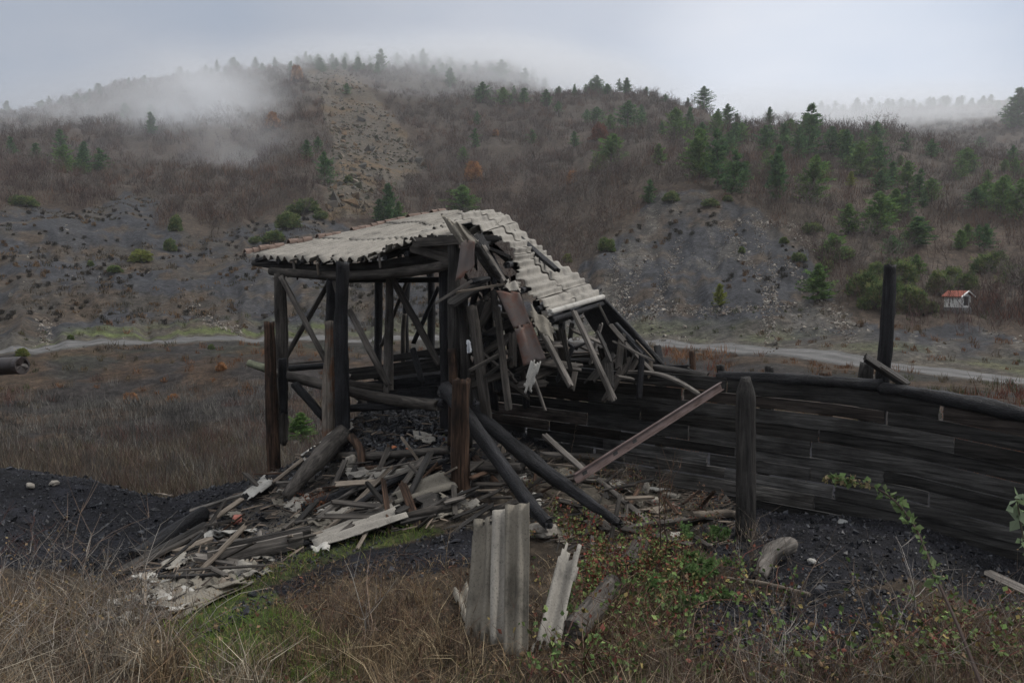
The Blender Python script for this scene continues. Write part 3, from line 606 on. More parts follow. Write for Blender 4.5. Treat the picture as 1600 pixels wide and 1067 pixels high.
def bushmesh(seed, col, K=7, n=520, wx=.5):
    r = np.random.default_rng(seed); u = r.normal(size=(n, 3)); u /= np.linalg.norm(u, axis=1)[:, None]; u[:, 2] = np.abs(u[:, 2])
    lob = 1 + .45 * fbm(u[:, 0] * 2 + seed, u[:, 1] * 2 + u[:, 2] * 2, 3, seed); c = u * lob[:, None] * r.uniform(.45, 1, (n, 1)) ** .5 * np.array([wx, wx, .85])
    c = np.repeat(c, K * 2, 0) + r.normal(0, .035, (n * K * 2, 3)); d = np.repeat(u, K * 2, 0) * .6 + r.normal(0, .6, (n * K * 2, 3)); d[:, 2] += .4; d /= np.linalg.norm(d, axis=1)[:, None]
    cc = np.repeat(np.array(col)[r.integers(0, len(col), n)] * r.uniform(.55, 1.5, (n, 1)), K * 2, 0)
    global rng; keep_ = rng; rng = r
    V, Fc, C = ribbons(c, c + d * r.uniform(.05, .12, (len(c), 1)), .035, cc); rng = keep_
    b = mesh_np('foliage', V, Fc, C); b.materials.append(M['leaf'])
    st = []; nst = 7
    ang = r.uniform(0, 2 * PI, nst); tt_ = np.linspace(0, 1, 4)
    Pk = np.stack([np.cos(ang)[:, None] * tt_ * wx * .6, np.sin(ang)[:, None] * tt_ * wx * .6, np.repeat(tt_[None] * .6 - .05, nst, 0)], -1)
    V, Fc, C = tubes(Pk, np.repeat((.02 * (1 - tt_ * .7))[None], nst, 0), np.tile([[.05, .04, .03]], (nst, 1)), 4)
    s_ = mesh_np('stem', V, Fc, C); s_.materials.append(M['bark']); return b, s_
BUG = [bushmesh(s, ((.09, .145, .045), (.13, .175, .06), (.055, .095, .036), (.16, .18, .07))) for s in (31, 32, 33)]
BUY = [bushmesh(35, ((.18, .21, .05), (.22, .22, .06), (.12, .15, .04)))]
BUO = [bushmesh(36, ((.34, .17, .08), (.28, .14, .065), (.42, .25, .13)), wx=.38)]
BUR = [bushmesh(37, ((.17, .06, .03), (.13, .05, .03)), wx=.42)]
def bare_tree(seed, col=(.13, .115, .10)):
    r = np.random.default_rng(seed); P_ = []; R_ = []
    def grow(p, d, L_, rad, lv):
        pts = [p]
        for i in range(5):
            d = d + r.normal(0, .12, 3) + np.array([0, 0, .05]); d /= np.linalg.norm(d); p = p + d * L_ / 5; pts.append(p)
        P_.append(pts); R_.append(np.linspace(rad, rad * .45, 6))
        if lv < 4:
            for i in range(5 if lv < 2 else 4):
                q_ = pts[r.integers(2, 6)]; dd = d * .7 + r.normal(0, .55, 3); dd[2] = abs(dd[2]) * .8 + .15; dd /= np.linalg.norm(dd)
                grow(q_, dd, L_ * r.uniform(.45, .75), rad * .45, lv + 1)
    grow(np.zeros(3) - [0, 0, .03], np.array([.05, 0, 1.]), .42, .016, 0)
    V, Fc, C = tubes(np.array(P_), np.array(R_), np.tile([col], (len(P_), 1)), 3)
    a_ = mesh_np('branches', V[18 * 1:], Fc[15:] - 18, C[18:]); a_.materials.append(M['veg']); b_ = mesh_np('trunk', V[:18], Fc[:15], C[:18]); b_.materials.append(M['veg']); return a_, b_
BARE = [bare_tree(5), bare_tree(6, (.075, .06, .055))]
NAMES = {'c': ('pine_tree', 'pine tree', 'crown', 'trunk'), 'l': ('pine_tree', 'pine tree', 'crown', 'trunk'), 'y': ('pine_tree', 'young pine', 'crown', 'trunk'),
         'b': ('green_bush', 'bush', 'foliage', 'stem'), 'w': ('green_bush', 'bush', 'foliage', 'stem'), 'o': ('orange_tree', 'autumn tree', 'crown', 'trunk'), 'r': ('rusty_tree', 'autumn tree', 'crown', 'trunk'), 'n': ('bare_tree', 'bare tree', 'branches', 'trunk')}
SETS = {'c': CONG, 'l': CONL, 'y': CONY, 'b': BUG, 'w': BUY, 'o': BUO, 'r': BUR, 'n': BARE}
def plant(kind, px, py, hpx, label, group=None, wide=1.0, pt=None, hm=None):
    p = G(px, py) if pt is None else pt
    h = hpx / F * p[1] if hm is None else hm
    nm, cat, c0, c1 = NAMES[kind]; i = random.randrange(len(SETS[kind])); a_, b_ = SETS[kind][i]
    o = empty(nm, p, label, cat, group); wide *= random.uniform(1.0, 1.4) if kind in 'cl' else 1; o.scale = (h * wide, h * wide * random.uniform(.85, 1.1), h); o.rotation_euler = (random.gauss(0, .035), random.gauss(0, .035), random.uniform(0, 6.28))
    for n_, me_ in ((c0, a_), (c1, b_)):
        q_ = bpy.data.objects.new(n_, me_); COL.objects.link(q_); q_.parent = o
    return o
# px, py of the base, height in photo pixels, kind, width factor, label
TREES = [
 (1264, 242, 72, 'c', .9, 'tallest pine on the right crest, its pointed top against the sky'),
 (1248, 250, 46, 'c', .85, 'blue-green pine touching the left side of the tallest crest pine'),
 (1298, 242, 40, 'c', .9, 'dark narrow pine just right of the tallest crest pine'),
 (1203, 225, 28, 'c', .9, 'small dark pine alone on the slope left of the tallest crest pine'),
 (1202, 184, 24, 'c', .8, 'thin hazy pine on the skyline above the small lone dark pine'),
 (1100, 168, 34, 'c', .95, 'leftmost of the two tall skyline pines in the upper middle right'),
 (1121, 168, 19, 'c', .9, 'low pine between the two tall skyline pines'),
 (1138, 170, 36, 'c', .85, 'right one of the two tall skyline pines'),
 (1153, 173, 22, 'c', .9, 'short pine just right of the two tall skyline pines'),
 (1122, 292, 82, 'c', 1.05, 'tallest dark pine in the clump of three above the bare scar'),
 (1092, 280, 72, 'l', 1.0, 'green pine at the left of the clump of three above the bare scar'),
 (1143, 304, 64, 'c', 1.1, 'dense pine at the right of the clump of three above the bare scar'),
 (1213, 312, 78, 'c', 1.0, 'big dark pine right of the clump of three above the bare scar'),
 (1266, 318, 68, 'l', .95, 'green pine right below the tallest crest pine, over pale scree'),
 (1327, 264, 56, 'c', .9, 'loose dark pine left of the pair of round-topped pines in the right woods'),
 (1343, 276, 50, 'l', 1.0, 'bright green pine left in the pair of round-topped pines in the right woods'),
 (1372, 276, 50, 'c', 1.0, 'dark pine right in the pair of round-topped pines in the right woods'),
 (1394, 293, 38, 'c', .9, 'thin pine half hidden in the bare woods at right'),
 (1418, 300, 44, 'l', 1.0, 'green pine lowest in the row descending through the right woods'),
 (1453, 304, 20, 'c', 1.1, 'small low pine at the end of the row descending through the right woods'),
 (1330, 292, 22, 'y', 1.1, 'small yellow-green pine below the round-topped pair'),
 (1369, 368, 62, 'l', .95, 'full green pine standing in front of the bare woods above the bushes'),
 (1433, 384, 42, 'c', 1.6, 'dark wide pine over the juniper bushes at right'),
 (1394, 398, 28, 'c', 1.9, 'low spreading dark pine left of the dark wide pine'),
 (1563, 338, 56, 'l', 1.05, 'pale green pine at the right edge woods, left of two'),
 (1593, 346, 60, 'l', 1.0, 'green pine cut by the right edge of the picture'),
 (1524, 328, 32, 'c', 1.5, 'low wide green pine left of the right edge pines'),
 (1583, 262, 32, 'c', 1.0, 'dark pine high at the right edge below the far ridge'),
 (1590, 200, 56, 'c', 1.3, 'big dark misty pine on the far ridge at the right edge'),
 (1532, 235, 20, 'c', 1.0, 'small hazy pine on the far slope at right'),
 (1416, 236, 26, 'c', 1.0, 'blue hazy pine on the slope below the far ridge'),
 (1354, 190, 12, 'c', 1.1, 'tiny dark pine on the right crest line'),
 (1278, 470, 54, 'l', 1.15, 'fresh green pine standing on the foot of the bare scar'),
 (1124, 479, 33, 'y', 1.15, 'small yellow pine in the middle of the bare scar'),
 (1303, 412, 44, 'l', 1.4, 'loose light green pine among junipers at the right of the scar'),
 (1430, 430, 30, 'l', 1.2, 'small green pine behind the leaning charred post'),
 (1054, 220, 46, 'l', .95, 'light green pine on the upper middle slope left of the skyline pair'),
 (1034, 212, 20, 'c', 1.0, 'small dark pine left of the light green upper slope pine'),
 (1031, 260, 32, 'l', 1.1, 'green pine low in the bare woods below the light green upper slope pine'),
 (980, 207, 44, 'c', 1.2, 'wide dark pine in the cluster above the middle of the picture'),
 (1002, 200, 22, 'c', 1.2, 'short dark pine right in the cluster above the middle'),
 (931, 196, 26, 'c', 1.1, 'dark pine left in the cluster above the middle'),
 (918, 193, 20, 'c', 1.0, 'leftmost small pine of the cluster above the middle'),
 (953, 203, 22, 'l', 1.1, 'green pine between the rusty tree and the wide dark pine'),
 (897, 230, 22, 'c', 1.3, 'short dark pine below the cluster above the middle'),
 (936, 270, 30, 'b', .9, 'pale green bushy tree below the short dark pine'),
 (1014, 318, 34, 'c', 1.2, 'dark pine at the top left corner of the bare scar'),
 (609, 352, 60, 'c', 1.0, 'dark green pine behind the shed roof, left of the ridge'),
 (592, 348, 34, 'c', 1.1, 'short pine left of the dark pine behind the shed roof'),
 (622, 352, 34, 'l', 1.1, 'light green pine right of the dark pine behind the shed roof'),
 (724, 340, 46, 'l', 1.5, 'bright green broad pine rising behind the peak of the shed roof'),
 (470, 692, 46, 'l', 1.3, 'small green pine seen between the shed posts down in the brush'),
 (705, 138, 28, 'c', 1.1, 'dark pine on the misty upper slope right of the rubble spur'),
 (678, 125, 20, 'c', 1.2, 'misty pine near the orange shrub under the summit'),
 (754, 162, 30, 'c', 1.1, 'dark pine in the upper middle, left of the round pine'),
 (818, 164, 24, 'c', 1.3, 'round-headed dark pine in the upper middle'),
 (803, 152, 16, 'c', .9, 'small thin pine left of the round-headed pine'),
 (786, 166, 26, 'l', 1.3, 'pale pine left of the round-headed pine'),
 (855, 167, 24, 'c', 1.2, 'bushy pine right of the round-headed pine'),
 (872, 176, 16, 'c', 1.2, 'smallest pine right of the bushy upper middle pine'),
 (820, 135, 26, 'c', 1.0, 'misty pine above the round-headed pine'),
 (783, 125, 28, 'c', 1.1, 'pale misty pine below the summit fog'),
 (930, 142, 26, 'c', 1.3, 'dark hazy pine just below the right shoulder of the hill'),
 (497, 240, 24, 'c', 1.2, 'pine at the right edge of the drifting fog'),
 (480, 250, 28, 'c', 1.2, 'dark pine on the left flank of the rubble spur'),
 (542, 148, 16, 'c', 1.1, 'small pine on the upper part of the rubble spur'),
 (94, 235, 30, 'c', 1.2, 'pine fading into the mist on the far left slope'),
 (58, 252, 26, 'c', 1.1, 'dark small pine low on the far left slope'),
 (11, 182, 22, 'c', 1.3, 'hazy pine on the skyline at the left edge'),
 (65, 170, 15, 'c', 1.2, 'hazy pine on the left skyline, second from the edge'),
 (740, 285, 34, 'o', .95, 'bright orange tree on the slope above the roof peak'),
 (894, 287, 21, 'o', .9, 'small pale orange tree right above the roof peak'),
 (774, 213, 11, 'o', 1.2, 'tiny orange shrub high on the middle slope'),
 (938, 219, 27, 'r', 1.2, 'rust-red tree inside the pine cluster above the middle'),
 (427, 200, 25, 'o', .9, 'yellow-orange tree at the edge of the drifting fog'),
 (465, 128, 26, 'o', .8, 'orange tree under the skyline pines at upper left'),
 (552, 112, 10, 'r', 1.2, 'small rusty tree on the crest beside the misty pines'),
 (1545, 452, 62, 'n', 1.0, 'pale leafless tree behind the little white shrine'),
 (1470, 300, 34, 'n', 1.0, 'leafless tree on the crest below the far ridge'),
 (78, 735, 78, 'n', 1.0, 'thin pale leafless shrub in the left valley, nearest the left edge'), (262, 700, 58, 'n', 1.1, 'thin pale leafless shrub in the valley above the dip of the coal heap'),
 (330, 690, 50, 'n', 1.1, 'small leafless shrub in the valley left of the red-brown post'), (205, 630, 18, 'o', 1.5, 'orange bush on the dark bank, left one'), (272, 628, 14, 'o', 1.7, 'orange bush on the dark bank, middle one'), (346, 578, 13, 'o', 1.5, 'orange bush on the dark bank near the shed'),
 (1092, 205, 34, 'n', 1.0, 'dark leafless tree below the two tall skyline pines'),
 (1300, 205, 26, 'n', 1.0, 'leafless tree poking over the right crest'),
]
for px, py, hp, kd, wd, lb in TREES: plant(kd, px, py, hp * 1.04, lb, None, wd)
GR = [(339, 103, 15), (364, 101, 15), (399, 101, 14), (294, 106, 10), (478, 98, 16), (497, 99, 14), (519, 99, 14), (559, 100, 17), (540, 98, 14), (465, 100, 12), (430, 100, 12), (589, 116, 17), (560, 110, 18), (597, 110, 28), (620, 100, 16), (645, 100, 14), (661, 104, 24), (833, 108, 15), (851, 110, 12), (874, 128, 12), (897, 120, 10), (982, 134, 12), (1010, 142, 10), (1040, 150, 10), (1075, 156, 10), (1165, 178, 10), (180, 128, 8), (225, 118, 9), (140, 145, 9), (915, 126, 12), (950, 130, 12)]
for px, py, hp in GR: plant('c', px, py + 3, hp * 1.2, 'small hazy pine in the row of pines along the misty hill crest', 'pines along the misty crest', 1.1)
for px in range(1285, 1600, 11):
    plant('c', px + random.uniform(-4, 4), 172 + (px - 1280) * -.03 + random.uniform(0, 8), random.uniform(10, 20), 'grey pine in fog on the far ridge at upper right', 'fog-grey pines on the far ridge', 1.2)
for k_ in range(58):
    px = random.uniform(280, 1000) if k_ < 44 else random.uniform(0, 290); py = np.interp(px, [0, 200, 280, 400, 560, 800, 900, 1000], [178, 130, 112, 102, 98, 108, 126, 142]) + random.uniform(2, 16)
    plant('c', px, py, random.uniform(9, 20), 'small hazy pine in the row of pines along the misty hill crest', 'pines along the misty crest', random.uniform(.9, 1.4))
X, Y, Z, px, py, R = sample_polar(900, 110, 330); ok = kforest(X, Y, px, py, R) & (py > 100)
c_ = 0
for i in np.where(ok)[0]:
    if fbm(X[i] / 25, Y[i] / 25, 2, 99) < .12: continue
    plant('c' if random.random() < .7 else 'l', 0, 0, 0, 'small green pine scattered in the brown brush of the hillside', 'small pines scattered in the brush', random.uniform(.9, 1.3), (X[i], Y[i], Z[i] - .1), random.uniform(2.2, 5.2)); c_ += 1
    if c_ > 55: break
for k_ in range(52):
    while True:
        px, py = random.uniform(1070, 1600), random.uniform(205, 400)
        if py > 180 + (px - 1070) * .13 and not inpoly(np.array([px]), np.array([py]), [(1000, 295), (1300, 310), (1330, 420), (1000, 420)])[0]: break
    plant(random.choice('cclll'), px, py, random.uniform(14, 34) * (1 + (py - 200) / 400), 'mid-green young pine in the open woods of the right hillside', 'young pines of the right hillside', random.uniform(1.0, 1.35))
BUSH = [(480, 330, 22, 1.7), (450, 356, 26, 1.6), (427, 378, 20, 1.8), (221, 408, 20, 1.6), (266, 392, 22, .9), (275, 360, 26, .8), (38, 322, 18, 2), (142, 416, 10, 1.1), (545, 285, 12, 1.3), (500, 342, 14, 1.5), (400, 380, 12, 1.6), (20, 318, 14, 1.4), (180, 425, 12, 2), (460, 338, 20, 1.4),
 (948, 392, 23, 1.2), (885, 410, 15, 1.1), (1159, 395, 11, 1.2), (1049, 314, 16, 1.7), (1110, 322, 13, 1.9), (1137, 314, 10, 1.5), (1270, 364, 18, 1.7), (1248, 408, 15, 1.4), (1225, 380, 11, 1.5), (1350, 462, 44, 1.1), (1384, 478, 50, 1.1), (1424, 488, 46, 1.1), (1467, 456, 36, 1.05), (1350, 482, 22, .9), (1509, 452, 28, 1.3), (1550, 424, 34, 1.5), (1585, 445, 34, 1.4), (1405, 440, 40, 1.2), (1320, 405, 20, 1.6), (1290, 420, 16, 1.5), (1455, 488, 20, 1.2), (1370, 430, 22, 1.4), (1490, 440, 26, 1.1), (110, 530, 8, 1.4), (35, 556, 14, 1.2), (975, 535, 8, 1), (330, 545, 8, 1.2)]
BL = {14: 'round juniper bush alone on the reddish slope right of the shed roof', 15: 'small yellow-green bush left below the round juniper', 23: 'juniper bush left of the leaning charred post', 24: 'big juniper bush directly behind the leaning charred post', 25: 'broad bright green juniper bush between the leaning post and the shrine', 26: 'dark upright bush left of the white shrine', 27: 'small pale bush at the left foot of the junipers',
      4: 'bright green bush on the left slope above the shed, rightmost of a pair', 3: 'wide yellow-green bush on the left slope, leftmost of a pair', 38: 'small yellow-green bush by the track above the pipe end'}
for i, (px, py, hp, wd) in enumerate(BUSH):
    plant('w' if i in (15, 3, 38) else 'b', px, py, hp, BL.get(i, ('low green bush on the bare slope left of the shed' if px < 600 else 'low green bush on the slope right of the shed')), None if i in BL else ('low bushes on the left slope' if px < 600 else 'low bushes on the right slope'), wd)
# ============================================================ TIMBER, SHEETS AND OTHER BUILT THINGS
def frame(p0, p1, roll=0):
    x = Vector(p1) - Vector(p0); L_ = x.length; x.normalize()
    up = Vector((0, 0, 1)) if abs(x.z) < .93 else Vector((0, -1, 0))
    y = up.cross(x).normalized(); z = x.cross(y)
    R = Matrix((x, y, z)).transposed().to_4x4() @ Matrix.Rotation(roll, 4, 'X')
    return Matrix.Translation(Vector(p0)) @ R, L_
def W(q, lift=0):
    """(px,py,D) or (px,py) for a point on the ground -> world"""
    if len(q) == 3: v = P(*q)
    else: v = G(*q)
    v = np.array(v, float); v[2] += lift; return v
def crom(pts, n):
    pts = np.array(pts, float)
    if len(pts) == 2: return pts[0] + (pts[1] - pts[0]) * np.linspace(0, 1, n)[:, None]
    e = np.concatenate([[2 * pts[0] - pts[1]], pts, [2 * pts[-1] - pts[-2]]]); out = []
    for t_ in np.linspace(0, len(pts) - 1.0001, n):
        i = int(t_); f = t_ - i; a, b_, c, d = e[i:i + 4]
        out.append(.5 * (2 * b_ + (c - a) * f + (2 * a - 5 * b_ + 4 * c - d) * f * f + (3 * b_ - a - 3 * c + d) * f ** 3))
    return np.array(out)
_sd = [100]
def log_mesh(pts, r, rough=.08, taper_end=0, sides=14, point=0):
    """pts world points, r list of radii; returns mesh in a local frame with X along the log"""
    _sd[0] += 1; s_ = _sd[0]
    Mx, L_ = frame(pts[0], pts[-1]); n = max(8, min(60, int(L_ / .06)))
    path = crom(pts, n); inv = np.array(Mx.inverted()); path = path @ inv[:3, :3].T + inv[:3, 3]
    rad = np.interp(np.linspace(0, 1, n), np.linspace(0, 1, len(r)), r)
    if point:                                             # axe-cut point at the start
        rad[:4] *= [.5, .66, .83, .97]
    an = np.arange(sides) * 2 * PI / sides; T = np.gradient(path, axis=0); T /= np.linalg.norm(T, axis=1)[:, None]
    Bv = np.cross(T, [0, 1, 0]); Bv /= np.linalg.norm(Bv, axis=1)[:, None]; Av = np.cross(Bv, T)
    xx = path[:, :1]; dis = 1 + (rough + .03) * 2.0 * fbm(xx * 1.2 + s_ * 3.3 + 0 * an[None], np.cos(an)[None] * .9 + np.sin(an)[None] * 1.7 + s_, 3, s_) + rough * 1.1 * fbm(xx * 9 + 0 * an[None], an[None] * 2 + 0 * xx, 2, s_ + 5)
    for kx in range(max(1, int(L_ * 1.2))):               # knots
        x0 = random.uniform(0, L_); a0 = random.uniform(0, 6.28); dis = dis + .16 * np.exp(-((xx - x0) / .04) ** 2 - ((np.angle(np.exp(1j * (an[None] - a0)))) / .35) ** 2)
    V = path[:, None] + (rad[:, None] * dis)[..., None] * (Av[:, None] * np.cos(an)[None, :, None] + Bv[:, None] * np.sin(an)[None, :, None])
    V[0, :, 0] += rad[0] * .35 * fbm(an * 2, an * 0 + s_, 2, s_); V[-1, :, 0] += rad[-1] * .6 * fbm(an * 2, an * 0 + s_ + 9, 2, s_)
    V = V.reshape(-1, 3); i = np.arange(n - 1)[:, None] * sides; j = np.arange(sides)[None]; j1 = (j + 1) % sides
    Fc = np.stack([i + j, i + j1, i + sides + j1, i + sides + j], -1).reshape(-1, 4)
    c0, c1 = V[:sides].mean(0) + [.15 * rad[0], 0, 0], V[-sides:].mean(0) - [.15 * rad[-1], 0, 0]; V = np.concatenate([V, [c0, c1]]); k_ = np.arange(sides); k1 = (k_ + 1) % sides
    T1 = np.stack([k_, np.full(sides, len(V) - 2), k1], 1); T2 = np.stack([k_ + (n - 1) * sides, k1 + (n - 1) * sides, np.full(sides, len(V) - 1)], 1)
    me = mesh_np('log', V, [Fc[:, ::-1], T1[:, ::-1], T2[:, ::-1]])
    sm = [True] * len(Fc) + [False] * (2 * sides); me.polygons.foreach_set('use_smooth', sm); return me, Mx
def plank_mesh(p0, p1, wd, th, roll=0, bow=0, jag=1.0, col=None, flat=0):
    _sd[0] += 1; s_ = _sd[0]; Mx, L_ = frame(p0, p1, roll); n = max(4, min(50, int(L_ / .07))); m_ = 5
    x = np.linspace(0, L_, n); v_ = np.linspace(-.5, .5, m_)
    e0 = jag * wd * .45 * (vnoise(v_ * 5 + s_, v_ * 0, s_) - .4); e1 = jag * wd * .8 * (vnoise(v_ * 5 - s_, v_ * 0 + 3, s_) - .4)
    X_ = x[:, None] + np.zeros(m_)[None]; X_[0] += e0; X_[-1] -= e1
    ed = 1 + (.015 if flat else .07) * fbm(x * 2.5 + s_, x * 0, 3, s_); Y_ = v_[None] * wd * ed[:, None] + (.003 if flat else .012) * fbm(x * 1.1, x * 0 + s_, 2, s_)[:, None]
    bz = (bow * np.sin(np.pi * x / L_) + .01 * fbm(x * .9 + s_, x * 0, 2, s_))[:, None] * (0 if flat else 1) + np.zeros(m_)[None]
    tw = ((.012 if flat else .05) * fbm(x * .5 + s_, x * 0 + 7, 2, s_))[:, None] * v_[None] * wd * 4
    top = np.stack([X_, Y_, bz + tw + th / 2 + .004 * fbm(X_ * 3, Y_ * 30 + s_, 2, s_)], -1); bot = np.stack([X_, Y_, bz + tw - th / 2], -1)
    top[:, 0, 2] -= .12 * th; top[:, -1, 2] -= .12 * th
    V = np.concatenate([top.reshape(-1, 3), bot.reshape(-1, 3)]); N_ = n * m_
    i = (np.arange(n - 1)[:, None] * m_ + np.arange(m_ - 1)[None]).ravel(); A_ = np.stack([i, i + m_, i + m_ + 1, i + 1], 1); B_ = A_[:, ::-1] + N_
    k_ = np.arange(n - 1) * m_; S1 = np.stack([k_, k_ + N_, k_ + m_ + N_, k_ + m_], 1)[:, ::-1]; k2 = k_ + m_ - 1; S2 = np.stack([k2, k2 + m_, k2 + m_ + N_, k2 + N_], 1)[:, ::-1]
    e = np.arange(m_ - 1); E1 = np.stack([e, e + 1, e + 1 + N_, e + N_], 1)[:, ::-1]; e = e + (n - 1) * m_; E2 = np.stack([e, e + N_, e + 1 + N_, e + 1], 1)[:, ::-1]
    c = None if col is None else np.tile(np.array([col]), (len(V), 1))
    return mesh_np('board', V, [A_, B_, S1[:, ::-1], S2[:, ::-1], E1[:, ::-1], E2[:, ::-1]], c), Mx
def sheet_mesh(c4, waves, amp=.026, n=None, thick=.007, jag=.0, sag=0, edges=(1, 1, 1, 1), flip=1, curve_u=None):
    """c4: world corners a(u0v0) b(u1v0) c(u1v1) d(u0v1); ridges run along v; jag eats the borders"""
    _sd[0] += 1; s_ = _sd[0]; a, b_, c, d = [np.array(q, float) for q in c4]
    nu = max(int(waves * 8), 8); nv = n or 14; u = np.linspace(0, 1, nu + 1); v_ = np.linspace(0, 1, nv + 1); U, Vv = np.meshgrid(u, v_, indexing='ij')
    if curve_u: A0 = crom(curve_u[0], nu + 1); A1 = crom(curve_u[1], nu + 1)
    else: A0 = a + (b_ - a) * u[:, None]; A1 = d + (c - d) * u[:, None]
    Pt = A0[:, None] * (1 - Vv[..., None]) + A1[:, None] * Vv[..., None]
    du = np.gradient(Pt, axis=0); dv = np.gradient(Pt, axis=1); N_ = np.cross(du, dv); N_ /= np.linalg.norm(N_, axis=2)[..., None] + 1e-9
    N_ *= np.where(N_[..., 2:].mean() < 0, -1, 1) * flip
    Pt = Pt + N_ * (amp * np.sin(U * waves * 2 * PI) + sag * np.sin(np.pi * U) * np.sin(np.pi * Vv))[..., None] + N_ * (.02 * fbm(U * 3 + s_, Vv * 2, 2, s_))[..., None]
    keepc = np.ones((nu, nv), bool)
    if jag:
        Uc = (U[:-1, :-1] + 1 / (2 * nu)); Vc = (Vv[:-1, :-1] + 1 / (2 * nv)); jn = lambda x, k_: jag * (vnoise(x * 7 + s_, x * 0 + k_, s_) ** 1.5)
        if edges[0]: keepc &= Vc > jn(Uc, 1)
        if edges[1]: keepc &= Vc < 1 - jn(Uc, 2)
        if edges[2]: keepc &= Uc > jn(Vc, 3) * .8
        if edges[3]: keepc &= Uc < 1 - jn(Vc, 4) * .8
    V = Pt.reshape(-1, 3); org = V.mean(0); V = V - org; i = (np.arange(nu)[:, None] * (nv + 1) + np.arange(nv)[None]); i = i[keepc]
    Fc = np.stack([i, i + nv + 1, i + nv + 2, i + 1], 1)
    used = np.unique(Fc); mp_ = np.full(len(V), -1); mp_[used] = np.arange(len(used)); Fc = mp_[Fc]; V = V[used]
    # second skin and rim give the sheet its thickness
    Nf = N_.reshape(-1, 3)[used]; m_ = len(V); E = np.concatenate([Fc[:, [0, 1]], Fc[:, [1, 2]], Fc[:, [2, 3]], Fc[:, [3, 0]]])
    key = np.sort(E, 1) @ np.array([m_, 1]); un, inv, ct = np.unique(key, return_inverse=True, return_counts=True); bd = E[ct[inv.ravel()] == 1]
    rim = np.stack([bd[:, 0], bd[:, 0] + m_, bd[:, 1] + m_, bd[:, 1]], 1)
    me = mesh_np('sheet', np.concatenate([V, V - Nf * thick]), [Fc, Fc[:, ::-1] + m_, rim])
    me.polygons.foreach_set('use_smooth', [True] * (2 * len(Fc)) + [False] * len(rim)); return me, Matrix.Translation(Vector(org))
def T_log(name, label, cat, pts, r, mat, group=None, **k):
    me, Mx = log_mesh([W(q) for q in pts], r, **k); return tag(link(name, me, M[mat], None, Mx), label, cat, group)
def P_log(name, par, pts, r, mat, **k):
    me, Mx = log_mesh([W(q) for q in pts], r, **k); return link(name, me, M[mat], par, Mx)
def mpx(w_, D): return w_ * D / F
def T_plank(name, label, cat, q0, q1, w_, th, mat, roll=0, group=None, lift=0, **k):
    p0, p1 = W(q0, lift), W(q1, lift); me, Mx = plank_mesh(p0, p1, w_, th, roll, **k); return tag(link(name, me, M[mat], None, Mx), label, cat, group)
def P_plank(name, par, q0, q1, w_, th, mat, roll=0, **k):
    me, Mx = plank_mesh(W(q0), W(q1), w_, th, roll, **k); return link(name, me, M[mat], par, Mx)
def sink(px, py, D, down=.5):
    v = P(px, py, D); return (px, py, D), v
# ------------------------------------------------------------ the shed
shed = empty('collapsed_shed', P(600, 660, 10.5), 'collapsing black timber shed with sagging corrugated roof standing on the coal heap', 'shed')
def post(pt, pb, wpx, mat, name='post', point=0, rough=.10, down=.35):
    """upright; pt,pb = (px,py,D) of top and foot; foot goes on into the ground"""
    a, b_ = W(pt), W(pb); D = pt[2]; d = b_ - a; d /= np.linalg.norm(d); r = mpx(wpx, D) / 2
    me, Mx = log_mesh([a, (a + b_) / 2 + rng.normal(0, .02, 3), b_ + d * down], [r * .93, r, r * 1.04], rough=rough, point=point); return me, Mx
def P_post(*a, **k): me, Mx = post(*a, **k); return link(k.get('name', 'post'), me, M[a[3]], shed, Mx)
def T_post(name, label, *a, **k): me, Mx = post(*a, **k); return tag(link(name, me, M[a[3]], None, Mx), label, 'post', k.get('group'))
P_post((437, 428, 11.5), (439, 655, 11.5), 19, 'dgrey'); P_post((518, 437, 11), (520, 655, 11), 16, 'char'); P_post((536, 410, 10.0), (537, 668, 10.0), 22, 'char')
P_post((591, 436, 13.2), (590, 560, 13.2), 12, 'char'); P_post((609, 428, 11.5), (607, 612, 11.5), 14, 'grey', down=.05); P_post((638, 436, 14), (636, 545, 14), 9, 'char'); P_post((632, 490, 13.8), (631, 545, 13.8), 8, 'dgrey')
P_post((692, 385, 9.9), (697, 640, 9.9), 17, 'char'); P_post((708, 372, 9.4), (711, 650, 9.4), 20, 'char2'); P_post((706, 545, 9.2), (706, 650, 9.2), 15, 'brown'); P_post((722, 460, 9.3), (728, 650, 9.3), 18, 'char2')
P_post((736, 478, 9.2), (762, 655, 9.2), 16, 'dgrey', down=.1); P_post((760, 440, 10.6), (770, 600, 10.6), 14, 'char'); P_post((820, 500, 11.6), (822, 600, 11.6), 12, 'char'); P_post((878, 500, 11.8), (876, 590, 11.8), 11, 'char')
P_post((670, 400, 13.5), (672, 545, 13.5), 12, 'char')
# braces
for q0, q1, wp, mt in (((439, 432, 11.4), (514, 572, 11.2), 9, 'grey'), ((514, 442, 12.2), (444, 562, 12.2), 8, 'dgrey'), ((521, 436, 11), (534, 480, 10.8), 8, 'dgrey'), ((545, 484, 10.9), (607, 602, 10.7), 10, 'grey'),
                       ((612, 433, 11.1), (688, 572, 10.4), 10, 'dgrey'), ((686, 448, 13), (646, 536, 13), 7, 'char'), ((636, 440, 13), (596, 540, 13), 6, 'dgrey'), ((460, 600, 11), (506, 652, 10.8), 14, 'char'), ((560, 615, 10.7), (575, 640, 10.6), 8, 'dgrey'),
                       ((645, 545, 10.8), (660, 600, 10.6), 10, 'char')):
    P_log('brace', shed, [q0, q1], [mpx(wp, q0[2]) / 2, mpx(wp, q1[2]) / 2], mt)
